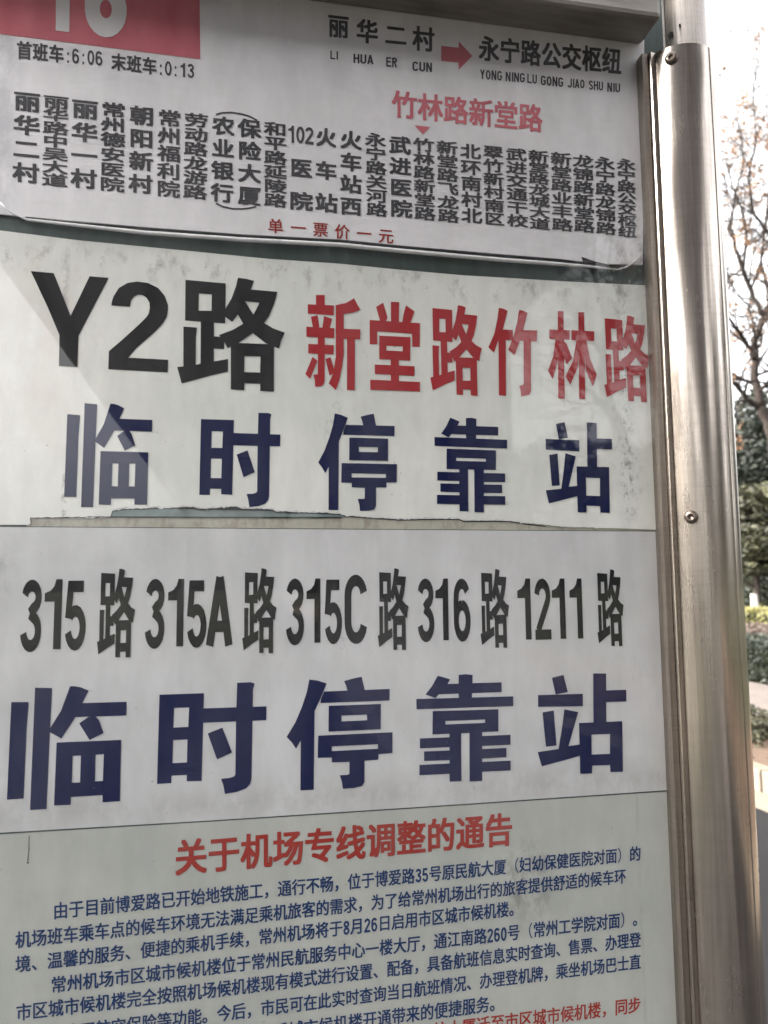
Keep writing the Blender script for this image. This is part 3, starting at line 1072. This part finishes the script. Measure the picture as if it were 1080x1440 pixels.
def latin_word(pr, word, xl, tl, bl, xr, tr_, br, pen=.17):
    q = qd(xl, tl, bl, xr, tr_, br, y)
    wd = [0.45 if c == 'I' else 1.0 for c in word]
    tot = sum(wd) - .14
    x = 0
    for c, w_ in zip(word, wd):
        pr.char(c, sub(q, (x - (.22 if c == 'I' else 0)) / tot, (x + (.65 if c == 'I' else .86)) / tot), pen=pen)
        x += w_


for a in (('LI', 464.5, 71, 83, 475, 72, 84), ('HUA', 497, 75.5, 88.5, 525, 77.5, 90.5), ('ER', 543, 80, 93.5, 558.5, 81.5, 95), ('CUN', 580, 86, 99.5, 607.5, 88.5, 101.5),
          ('YONG', 675, 97.5, 111, 706, 100, 113.5), ('NING', 711, 101, 114, 738, 103, 116), ('LU', 741.5, 103.5, 116.5, 755, 105, 118),
          ('GONG', 760.5, 106, 119.5, 792, 109, 122.5), ('JIAO', 798, 110, 123, 822, 112, 124.5), ('SHU', 828, 113, 126, 848, 115, 127.5), ('NIU', 854, 116, 129, 872, 117.5, 130)):
    pr = Print(y)
    latin_word(pr, *a)
    pr.make('pinyin_word', M_char, sheet1)
pr = Print(y)
arrow = [(620.5, 64.5), (645, 67), (645, 58), (664.5, 78.5), (645, 98), (645, 88), (620.5, 85.5)]
pts = [bp(a, b, y) for a, b in arrow]
mesh_obj('arrow', [(p.x, y, p.z) for p in pts], [tuple(t) for t in tessellate_polygon([[Vector((p.x, p.z, 0)) for p in pts]])], M_red_box, sheet1)
pts = [bp(a, b, y) for a, b in ((583, 176), (605, 178.5), (594.5, 189))]
mesh_obj('stop_marker', [(p.x, y, p.z) for p in pts], [(0, 1, 2)], M_red_box, sheet1)
pr = Print(y, 0.026)
row(pr, '竹林路新堂路', qd(552, 128, 165, 762, 149, 187, y), fill=.93)
pr.make('current_stop_name', M_red_box, sheet1)
cols = [('丽华二村', 20.4, 55.8, 130, 257), ('丽华路中吴大道', 61.5, 96, 135, 262.5), ('丽华一村', 102, 137, 141, 265), ('常州德安医院', 143, 176, 145, 269.7),
        ('朝阳新村', 183.5, 215.5, 150.5, 272), ('常州福利院', 223, 254, 155.5, 277.5), ('劳动路龙游路', 260, 292, 160, 280), ('农业银行', 299, 329, 165, 284.5),
        ('保险大厦', 335.5, 366, 168.5, 288.5), ('和平路延陵路', 372, 402.5, 172.5, 291.5), ('火车站西', 479, 508, 185, 303), ('永宁路关河路', 514, 542, 188, 304.5),
        ('武进医院', 548, 577, 192.5, 306), ('竹林路新堂路', 581.5, 610, 195, 310), ('新堂路飞龙路', 614.5, 643, 199, 313), ('北环南村北', 648, 675.5, 203, 314),
        ('翠竹新村南区', 680, 707, 205.5, 317), ('武进交通干校', 712, 740, 209, 319.5), ('新堂路龙城大道', 743.5, 771, 212, 323), ('新堂路业丰路', 775, 803, 215, 325),
        ('龙锦路新堂路', 806, 834, 218.5, 327), ('永宁路龙锦路', 837, 864, 221.5, 330), ('永宁路公交枢纽', 868, 893, 224, 334)]


def cell(pr, ch, xa, xb, t_, b_):
    hw = (xb - xa) / 2
    sl = 0.112 - 0.000135 * (t_ - 80)
    pr.char(ch, qd(xa, t_ - hw * sl, b_ - hw * sl, xb, t_ + hw * sl, b_ + hw * sl, y))


for text, xa, xb, t_, b_ in cols:
    n = len(text)
    pr = Print(y, 0.036 if n < 5 else 0.030)
    g = {4: .24, 5: .10, 6: .07, 7: .03}[n]
    hh = (b_ - t_) / (n + (n - 1) * g)
    dx = -(xa + xb - 560) / 2 * 0.00035
    for i, ch in enumerate(text):
        tt = t_ + i * hh * (1 + g)
        off = -0.018 * (tt - t_) if xa < 300 else (0.0 if xa < 500 else 0.02 * (tt - t_))
        cell(pr, ch, xa + off, xb + off, tt, tt + hh)
    pr.make('stop_name', M_char, sheet1)
pr = Print(y, 0.038)
for i, c in enumerate('102'):
    pr.char(c, qd(404 + i * 12.6, 176 + i * 1.2, 200 + i * 1.2, 415.5 + i * 12.6, 177 + i * 1.2, 201 + i * 1.2, y), pen=.16)
cell(pr, '医', 409, 438, 224, 250); cell(pr, '院', 408, 439, 271, 296)
pr.make('stop_name', M_char, sheet1)
pr = Print(y, 0.038)
cell(pr, '火', 445, 472, 181, 206.5); cell(pr, '车', 444, 473, 228, 253); cell(pr, '站', 444, 474, 273, 299)
pr.make('stop_name', M_char, sheet1)
for pts_, nm in (([(303.5, 161), (312, 158.6), (325, 158), (340, 160.3), (352, 164), (361.5, 169.3)], 'bracket'), ([(303.5, 286), (314, 290.8), (328, 293.6), (341, 293.8), (352, 292.5), (360, 290.5)], 'bracket')):
    L, Rr = ribbon([(bp(a, b, y).x, bp(a, b, y).z) for a, b in pts_], 0.0022)
    vs = []
    for a, b in zip(L, Rr):
        vs += [(a[0], y, a[1]), (b[0], y, b[1])]
    mesh_obj(nm, vs, [(2 * i, 2 * i + 1, 2 * i + 3, 2 * i + 2) for i in range(len(L) - 1)], M_char, sheet1)
pr = Print(y, 0.018)
for ch, xa, xb, t_ in (('单', 377, 398, 307.5), ('一', 409, 430, 310), ('票', 440.5, 461, 312.5), ('价', 471.5, 491.5, 315.5), ('一', 502, 522, 318), ('元', 532.5, 553, 321.5)):
    pr.char(ch, qd(xa, t_, t_ + 20, xb, t_ + 1.7, t_ + 21.7, y))
pr.make('fare_text', M_red_s, sheet1)

# --- sheet 2
y = Y2 - T
def bigrow(items, name, m, parent, y):
    for ch, q in items:
        pr = Print(y)
        pr.big(ch, q)
        pr.make(name, m, parent)


def bq(xl, xr, yt, yb, st, sb, y):
    """ink box: left/right px at mid height, top/bottom px at the middle, with the slopes of top and bottom"""
    h_ = (xr - xl) / 2
    return [bp(xl, yt - st * h_, y), bp(xr, yt + st * h_, y), bp(xr, yb + sb * h_, y), bp(xl, yb - sb * h_, y)]


def flatq(xl, xr, yt, yb, y):
    """axis-true box on the board: edges measured at the box's middle"""
    xm, ym = (xl + xr) / 2, (yt + yb) / 2
    x0 = bp(xl, ym, y).x; x1 = bp(xr, ym, y).x
    z1 = bp(xm, yt, y).z; z0 = bp(xm, yb, y).z
    return [Vector((x0, y, z1)), Vector((x1, y, z1)), Vector((x1, y, z0)), Vector((x0, y, z0))]


bigrow([('Y', flatq(40.6, 151.2, 384.5, 515.5, y)), ('2', flatq(153.9, 237.2, 396, 522, y)), ('路', flatq(250, 400.5, 390, 548.5, y))], 'printed_character', M_black, sheet2, y)
bigrow([('新', flatq(429.5, 507, 415.5, 548.5, y)), ('堂', flatq(520, 591, 424.5, 549.5, y)), ('路', flatq(604.5, 677.5, 429, 555.5, y)),
        ('竹', flatq(687, 756, 434, 557, y)), ('林', flatq(770, 838, 438, 561, y)), ('路', flatq(848.5, 913.5, 443.5, 564.5, y))], 'printed_character', M_red, sheet2, y)
bigrow([('临', flatq(92, 213, 567.5, 713.5, y)), ('时', flatq(281, 394, 579.5, 713, y)), ('停', flatq(447.5, 558, 581, 718.5, y)),
        ('靠', flatq(611.5, 714, 587.5, 720.5, y)), ('站', flatq(766.5, 862, 593.5, 721, y))], 'printed_character', M_blue, sheet2, y)
# --- sheet 3
y = Y3 - T
bigrow([('路', flatq(137.5, 190, 799.5, 925, y)), ('路', flatq(341, 389, 799, 919, y)), ('路', flatq(531, 574.5, 799, 914.5, y)),
        ('路', flatq(675, 716, 800, 911.5, y)), ('路', flatq(839, 877, 800.5, 909, y))], 'printed_character', M_black, sheet3, y)
pr = Print(y)
for ch, xa, xb, ta, ba in (('3', 29, 58.5, 815, 917), ('1', 62, 86.5, 814.5, 913), ('5', 91.5, 121, 816.5, 915),
                           ('3', 204, 231.5, 814, 912.5), ('1', 236, 258, 814, 909), ('5', 263, 290.5, 816, 911), ('A', 291, 326.5, 811.5, 908),
                           ('3', 402, 427.5, 813.5, 907.5), ('1', 431, 450.5, 813.5, 904), ('5', 456.5, 481, 815, 906), ('C', 484.5, 516.5, 808, 905.5),
                           ('3', 587, 610.5, 813.5, 903), ('1', 612.5, 630.5, 813.5, 900.5), ('6', 638, 661.5, 813.5, 902.5),
                           ('1', 728, 746.5, 813.5, 899.5), ('2', 752, 774.5, 813.5, 899.5), ('1', 776.5, 795, 813.5, 898.5), ('1', 801.5, 819, 813.5, 898)):
    v_, f_, d_ = latin(ch, 0.165, 0.56)
    if ch == '1':
        v_ = [((a - .12) / .70, b) for a, b in v_]
    pr = Print(y)
    pr.add(v_, f_, flatq(xa, xb, ta, ba, y), d_)
    pr.make('printed_character', M_black, sheet3)
bigrow([('临', flatq(12.5, 176.5, 965, 1136, y)), ('时', flatq(222, 374.5, 961, 1117.5, y)), ('停', flatq(403, 552, 952.5, 1109.5, y)),
        ('靠', flatq(586, 723, 948, 1099.5, y)), ('站', flatq(755, 882.5, 947.5, 1088.5, y))], 'printed_character', M_blue, sheet3, y)
# --- sheet 4
y = Y4 - T
pr = Print(y, 0.030)
row(pr, '关于机场专线调整的通告', qd(247, 1183, 1232, 720, 1144, 1189, y), fill=.92)
pr.make('title_text', M_red_s, sheet4)
lines = [('由于目前博爱路已开始地铁施工，通行不畅，位于博爱路35号原民航大厦（妇幼保健医院对面）的', 75, 1270, 1293.5, 901, 1190, 1210.5, M_navy),
         ('机场班车乘车点的候车环境无法满足乘机旅客的需求，为了给常州机场出行的旅客提供舒适的候车环', 22, 1311, 1334.5, 880, 1222, 1242.5, M_navy),
         ('境、温馨的服务、便捷的乘机手续，常州机场将于8月26日启用市区城市候机楼。', 22, 1345.5, 1368.5, 733, 1266, 1287.5, M_navy),
         ('常州机场市区城市候机楼位于常州民航服务中心一楼大厅，通江南路260号（常州工学院对面）。', 72, 1374.5, 1397.5, 906, 1280, 1301.5, M_navy),
         ('市区城市候机楼完全按照机场候机楼现有模式进行设置、配备，具备航班信息实时查询、售票、办理登', 23, 1413, 1436.5, 901, 1311, 1332, M_navy),
         ('机牌、购买航空保险等功能。今后，市民可在此实时查询当日航班情况、办理登机牌，乘坐机场巴士直', 23, 1450, 1473, 901, 1342, 1363, M_navy),
         ('达，充分享受城市候机楼开通带来的便捷服务。', 276, 1455, 1478, 707, 1398.5, 1421, M_navy),
         ('原机场班车乘车点由民航大厦迁至市区城市候机楼，同步', 395, 1466, 1489, 901, 1402, 1424, M_red_s)]
for text, *a, m_ in lines:
    pr = Print(y, 0.022)
    row(pr, text, qd(*a, y), fill=.93, pen=.17)
    pr.make('text_line', m_, sheet4)
bpy.data.objects.remove(_fo)
bpy.data.curves.remove(_fc)

# ------------------------------------------------------------------ the street
def plane(name, x0, x1, y0, y1, z, m, nx=1, ny=1, amp=0.0):
    v, f = [], []
    for j in range(ny + 1):
        for i in range(nx + 1):
            x = x0 + (x1 - x0) * i / nx
            yy = y0 + (y1 - y0) * j / ny
            v.append((x, yy, z + (noise.noise((x * .7, yy * .7, 0)) * amp if amp else 0)))
    for j in range(ny):
        for i in range(nx):
            a = j * (nx + 1) + i
            f.append((a, a + 1, a + nx + 2, a + nx + 1))
    return tag(mesh_obj(name, v, f, m), kind='structure')


plane('ground', -900, 900, -900, 900, -0.02, M_ground)
plane('road', 1.25, 3.32, -60, 70, 0.0, M_asphalt)
plane('gutter', 3.32, 3.60, -60, 70, 0.004, M_gutter)
bm = bmesh.new(); add_box(bm, (-2.2, -12, -0.01), (1.25, 3, 0.15), 0.01)
tag(bm_obj('platform', bm, M_plat), kind='structure')
bm = bmesh.new(); add_box(bm, (3.74, -60, -0.01), (4.9, 70, 0.14))
tag(bm_obj('planting_bed', bm, M_soil), kind='structure')
kerb = tag(empty('kerb', (3.67, 5, 0)), kind='structure')
bm = bmesh.new(); add_box(bm, (3.60, 0.004, -0.01), (3.745, 0.986, 0.155), 0.012)
ks = bm_obj('kerb_stone', bm, M_kerb, None, (3.67, 0.5, 0))
for k in range(-8, 22):
    c = ks if k == -8 else link(ks.copy())
    c.parent = kerb
    c.location = Vector((3.67 + random.uniform(-.003, .003), k + 0.5, random.uniform(-.003, .003))) - kerb.location
# pinkish path of paving slabs
path = tag(mesh_obj('footpath', *(lambda v, f: (v, f))([(4.9, -60, .13), (6.7, -60, .13), (6.7, 70, .13), (4.9, 70, .13)], [(0, 1, 2, 3)]), M_soil), kind='structure')
bm = bmesh.new(); add_box(bm, (0.005, 0.005, 0.0), (0.595, 0.595, 0.03), 0.006)
sb_ = bm_obj('paving_slab', bm, M_pave)
first = True
for i in range(3):
    for j in range(4, 22):
        c = sb_ if first else link(sb_.copy())
        first = False
        c.parent = path
        c.location = (4.9 + i * .6, j * .6 + 3.0, .131 + random.uniform(-.002, .003))


def leaf_cloud(name, blobs, nleaf, size, m, parent=None, origin=None, seed=1):
    """a crown of small bent leaves scattered through ellipsoids (centre, radii)"""
    rnd = random.Random(seed)
    v, f = [], []
    tot = sum(r[0] * r[1] * r[2] for c, r in blobs)
    for c, r in blobs:
        k = max(6, int(nleaf * r[0] * r[1] * r[2] / tot))
        for _ in range(k):
            while True:
                d = Vector((rnd.uniform(-1, 1), rnd.uniform(-1, 1), rnd.uniform(-1, 1)))
                if 0.15 < d.length < 1: break
            d = d.normalized() * (d.length ** 0.5)
            p = Vector((c[0] + d.x * r[0], c[1] + d.y * r[1], c[2] + d.z * r[2]))
            s = size * rnd.uniform(.6, 1.3)
            u = Vector((rnd.gauss(0, 1), rnd.gauss(0, 1), rnd.gauss(0, .6))).normalized()
            w_ = u.orthogonal().normalized()
            w_.rotate(Matrix.Rotation(rnd.uniform(0, 6.28), 3, u))
            nn = u.cross(w_)
            b = len(v)
            v += [p - u * s, p + w_ * s * .45 + nn * s * .12, p + u * s, p - w_ * s * .45 + nn * s * .12]
            f.append((b, b + 1, b + 2)); f.append((b, b + 2, b + 3))
    return mesh_obj(name, v, f, m, parent, origin)


def crown_blobs(c, r, n, seed, k=0.42):
    rnd = random.Random(seed)
    out = []
    for _ in range(n):
        d = Vector((rnd.gauss(0, 1), rnd.gauss(0, 1), rnd.gauss(0, 1))).normalized() * rnd.uniform(.35, 1)
        s = rnd.uniform(.6, 1.2) * k
        out.append(((c[0] + d.x * r[0], c[1] + d.y * r[1], c[2] + d.z * r[2]), (r[0] * s, r[1] * s, r[2] * s * .8)))
    return out


def dense_tree(base, h, cr, m, label, seed, nl=7000, size=.16, trunk=.14, white=False, cb=None, group='trees across the road'):
    t = tag(empty('evergreen_tree', base), label, 'tree', group)
    v, f = [], []
    tube(v, f, [base, Vector(base) + Vector((.05, 0, h * .35)), Vector(base) + Vector((-.05, .1, h * .75))], [trunk, trunk * .8, trunk * .3], 8)
    for k in range(5):
        a = k * 1.3 + seed
        p0 = Vector(base) + Vector((0, 0, h * (.3 + .08 * k)))
        tube(v, f, [p0, p0 + Vector((math.cos(a) * cr * .4, math.sin(a) * cr * .4, h * .14)), p0 + Vector((math.cos(a) * cr * .8, math.sin(a) * cr * .8, h * .2))], [trunk * .4, trunk * .25, trunk * .08], 5)
    mesh_obj('trunk', v, f, M_bark, t)
    if white:
        v, f = [], []
        tube(v, f, [Vector(base) + Vector((0, 0, -.02)), Vector(base) + Vector((-.04, 0, 1.05))], [trunk * 1.08, trunk * .98], 10)
        mesh_obj('whitewash', v, f, M_bark_white, t)
    cz = base[2] + (h * .62 if cb is None else (cb + h) / 2)
    rz = h * .38 if cb is None else (h - cb) / 2
    leaf_cloud('crown', crown_blobs((base[0], base[1], cz), (cr, cr, rz), 26, seed), nl, size, m, t, seed=seed)
    return t


def gp(px, depth, z=0.14):
    p = at(px, 822, depth)
    return (p.x, p.y, z)


# low olive trees behind the yellow hedge, dark evergreens behind them
dense_tree(gp(1062, 21), 4.0, 1.9, M_leaf_olive, 'low olive green tree with whitewashed trunk foot behind the yellow hedge', 3, 9000, .11, .11, True, cb=1.5)
dense_tree(gp(1100, 22), 4.6, 2.1, M_leaf_olive, 'olive green tree right of the whitewashed trunk, cut by the photo edge', 5, 8000, .12, .12, False, cb=1.3)
dense_tree(gp(1075, 30), 8.2, 3.2, M_leaf_dark, 'tall dark evergreen tree rising beside the steel pole', 8, 14000, .17, .2)
dense_tree(gp(1020, 32), 7.2, 2.8, M_leaf_dark, 'dark evergreen tree mostly hidden behind the steel pole', 9, 9000, .17, .2)
dense_tree(gp(1160, 31), 8.8, 3.6, M_leaf_dark, 'dark evergreen tree beyond the right edge of the photo', 11, 6000, .2, .2)
for k, (px, dp) in enumerate(((960, 34), (1240, 28), (1060, 38))):
    dense_tree(gp(px, dp), 7.0, 3.4, M_leaf_dark, ('dark evergreen tree of the back row left of the pole', 'dark evergreen tree of the back row beyond the right photo edge', 'farthest dark evergreen tree, behind the tall one beside the pole')[k], 20 + k, 5000, .22, .2)
# trees out of view, for reflections; the left ones added to shade the pole
for k, (x, yy, h) in enumerate(((9, -9, 6), (12, -16, 7), (11, -24, 7), (2, -34, 5), (-3, -36, 4.6), (8, -34, 6), (13, -3, 7), (13, 4, 7), (-7.5, -8.5, 4.6), (-9, -13.5, 5), (-12, -20, 6), (-6.5, -4.5, 4.6), (-6.8, -1.2, 4.8), (-6.4, 2.2, 4.6), (-6.9, 5.5, 5))):
    dense_tree((x, yy, .0), h, h * .4, M_leaf_dark, 'dark evergreen tree along the street behind the photographer', 40 + k, 3500, .25, .2, group='trees behind the photographer')


def box_hedge(name, x0, x1, y0, y1, z0, z1, n, size, m, label, cat, seed, m_in):
    """clipped hedge: twiggy core under a skin of leaves"""
    t = tag(empty(name, ((x0 + x1) / 2, (y0 + y1) / 2, z0)), label, cat)
    bm = bmesh.new(); add_box(bm, (x0 + .06, y0 + .06, z0), (x1 - .06, y1 - .06, z1 - .08), .03)
    bm_obj('core', bm, m_in, t)
    rnd = random.Random(seed)
    v, f = [], []
    A1, A2 = (x1 - x0) * (y1 - y0), (z1 - z0) * (y1 - y0)
    for _ in range(n):
        if rnd.random() < A1 / (A1 + A2):
            p = Vector((rnd.uniform(x0, x1), rnd.uniform(y0, y1), z1 + rnd.gauss(0, .025)))
        else:
            p = Vector((x0 + rnd.gauss(0, .03), rnd.uniform(y0, y1), rnd.uniform(z0, z1)))
        s = size * rnd.uniform(.6, 1.3)
        u = Vector((rnd.gauss(0, 1), rnd.gauss(0, 1), rnd.gauss(0, .8))).normalized()
        w_ = u.orthogonal().normalized(); w_.rotate(Matrix.Rotation(rnd.uniform(0, 6.28), 3, u))
        b = len(v)
        v += [p - u * s, p + w_ * s * .5, p + u * s, p - w_ * s * .5]
        f.append((b, b + 1, b + 2)); f.append((b, b + 2, b + 3))
    mesh_obj('leaves', v, f, m, t)
    return t


M_core = plain('dark_twigs', (0.02, 0.022, 0.014), 0.95)
M_core_b = plain('brown_twigs', (0.14, 0.10, 0.075), 0.95, var=0.2)
box_hedge('hedge', 6.75, 7.7, 5.5, 14, .14, .66, 16000, .035, M_leaf_dark, 'dark green clipped hedge along the far side of the path', 'hedge', 1, M_core)
box_hedge('shrub_bed', 7.72, 10.6, 7, 18, .14, .60, 16000, .05, M_leaf_brown, 'brown leaved low shrub bed behind the dark hedge', 'shrub bed', 2, M_core_b)
box_hedge('hedge', 11.0, 12.6, 11, 24, .14, .86, 14000, .05, M_leaf_yellow, 'sunlit yellow green hedge in front of the trees', 'hedge', 3, M_core)
box_hedge('hedge', 15.5, 16.5, 12, 30, .0, 2.3, 9000, .09, M_leaf_dark, 'tall dark hedge filling the gaps between the far tree trunks', 'hedge', 4, M_core)
gc = leaf_cloud('ground_cover', [((4.45 + .25 * math.sin(k * 1.7), 4.2 + k * .33, .20), (.34, .3, .13)) for k in range(18)], 12000, .028, M_leaf_olive, None, (4.45, 6, .14), 6)
tag(gc, kind='stuff', label='low olive ground cover behind the kerb', cat='ground cover')
gc2 = leaf_cloud('fallen_leaves', [((4.0, 4 + k * .5, .15), (.2, .4, .012)) for k in range(14)], 260, .03, M_leaf_brown, None, (4, 6, .14), 9)
tag(gc2, kind='stuff', label='fallen brown leaves on the soil by the kerb', cat='leaves')


# ------------------------------------------------------------------ bare autumn tree at the right edge
def bare_tree(limbs, depth, seed, label, leaves=900, name='bare_tree', spread=1.0, shift=None, group=None, mirror=None):
    rnd = random.Random(seed)
    tv, tf, bv, bf, wv, wf = [], [], [], [], [], []
    tips = []

    def P(px, py, dd=0.0):
        if mirror is not None:
            p = at(px + mirror, py, depth + dd)
            return Vector((p.x, -p.y, p.z))
        p = at(px, py, depth + dd)
        return p + shift if shift else p

    def twig(p, d, L, r, lev):
        pts, q, dd = [p], p, d.normalized()
        n = 4
        for _ in range(n):
            dd = (dd + Vector((rnd.gauss(0, .22), rnd.gauss(0, .22), rnd.gauss(0, .2) + .05))).normalized()
            q = q + dd * (L / n)
            pts.append(q)
        tube(wv, wf, pts, [r * (1 - .17 * i) for i in range(n + 1)], 4 if lev > 1 else 5, False)
        tips.append(q)
        if lev < 4:
            for _ in range(3 if lev < 3 else 2):
                k = rnd.randint(1, n)
                e = (dd + Vector((rnd.gauss(0, .7), rnd.gauss(0, .7), rnd.gauss(0, .6)))).normalized()
                twig(pts[k], e, L * rnd.uniform(.45, .7), r * .55, lev + 1)
                tips.append(pts[k])

    base = P(*limbs[0][0][:2])
    for li, limb in enumerate(limbs):
        pts = [P(a, b, c) for a, b, r, c in limb]
        rad = [1.0 * r * depth / 1080.0 / 2 for a, b, r, c in limb]
        # finer interpolation with a little wander
        fp, fr_ = [], []
        for i in range(len(pts) - 1):
            for s in range(4):
                t = s / 4
                wob = Vector((rnd.gauss(0, 1), rnd.gauss(0, 1), rnd.gauss(0, 1))) * rad[i] * .18 if (s or i) else Vector()
                fp.append(pts[i].lerp(pts[i + 1], t) + wob); fr_.append(rad[i] + (rad[i + 1] - rad[i]) * t)
        fp.append(pts[-1]); fr_.append(rad[-1])
        tube(tv if li == 0 else bv, tf if li == 0 else bf, fp, fr_, 8)
        if li == 0:
            continue
        for k in range(2, len(fp)):
            if rnd.random() < .85:
                d = (fp[k] - fp[k - 1]).normalized()
                e = (d + Vector((rnd.gauss(0, .8), rnd.gauss(0, .8), rnd.gauss(0, .5)))).normalized()
                twig(fp[k], e, rnd.uniform(.5, 1.1) * spread, max(.0075, fr_[k] * .5), 1)
    t = tag(empty(name, (base.x, base.y, .14)), label, 'tree', group)
    mesh_obj('trunk', tv, tf, M_bark, t, smooth=True)
    mesh_obj('limb', bv, bf, M_bark, t, smooth=True)
    mesh_obj('twigs', wv, wf, M_bark, t)['kind'] = 'stuff'
    # clinging leaves in clusters near twig tips
    blobs = []
    rnd.shuffle(tips)
    for q in tips[:max(8, leaves // 26)]:
        s = rnd.uniform(.06, .16)
        blobs.append(((q.x, q.y, q.z), (s, s, s * .9)))
    l = leaf_cloud('leaves', blobs, leaves, .032, M_leaf_orange, t, seed=seed)
    l['kind'] = 'stuff'
    return t


LIMBS = [
    [(1128, 950, 26, 0), (1116, 800, 22, 0), (1100, 680, 19, 0), (1086, 612, 16, 0), (1070, 572, 14, 0)],
    [(1070, 572, 13, 0), (1060, 530, 11, .1), (1062, 480, 10, .2), (1072, 448, 9, .3), (1085, 420, 8, .4), (1100, 380, 6, .5)],
    [(1068, 575, 9, 0), (1050, 560, 7, -.1), (1034, 540, 5, -.2), (1018, 520, 4, -.3), (1000, 500, 2.5, -.4)],
    [(1062, 505, 7, .1), (1048, 480, 6, .0), (1034, 460, 5, -.2), (1020, 440, 3, -.4), (1004, 410, 2, -.5)],
    [(1074, 445, 7, .3), (1056, 410, 6, .3), (1045, 380, 6, .2), (1034, 350, 5, .1), (1028, 320, 4, 0), (1034, 270, 3, 0), (1046, 230, 2.5, 0), (1040, 180, 1.5, 0)],
    [(1045, 380, 5, .2), (1050, 330, 4, .3), (1042, 290, 3, .4), (1030, 262, 2.2, .5), (1022, 225, 1.5, .5)],
    [(1100, 380, 6, .5), (1082, 330, 5, .3), (1060, 300, 4, .1), (1052, 250, 3, 0), (1064, 200, 2.2, 0), (1058, 130, 1.4, .1), (1066, 85, 1, .1)],
    [(1085, 420, 6, .4), (1070, 370, 4, .8), (1078, 300, 3, 1.0), (1086, 230, 2.2, 1.0), (1078, 150, 1.4, 1.0)],
    [(1082, 330, 4, .3), (1096, 250, 3, .2), (1090, 180, 2, .2), (1075, 120, 1.2, .2)],
]
bare_tree(LIMBS, 11.5, 12, 'nearly bare tree with a few orange leaves beside the steel pole', 4600)
# its like on the street behind the photographer, seen in the glass
rl = [[(a, b, r * 1.2, c) for a, b, r, c in l] for l in LIMBS]
bare_tree(rl, 9.0, 31, 'nearly bare tree nearest the shelter, behind the photographer', 900, spread=1.1, mirror=-215)
bare_tree(rl, 12.0, 37, 'nearly bare tree farther down the street, behind the photographer', 900, spread=1.2, mirror=-90)
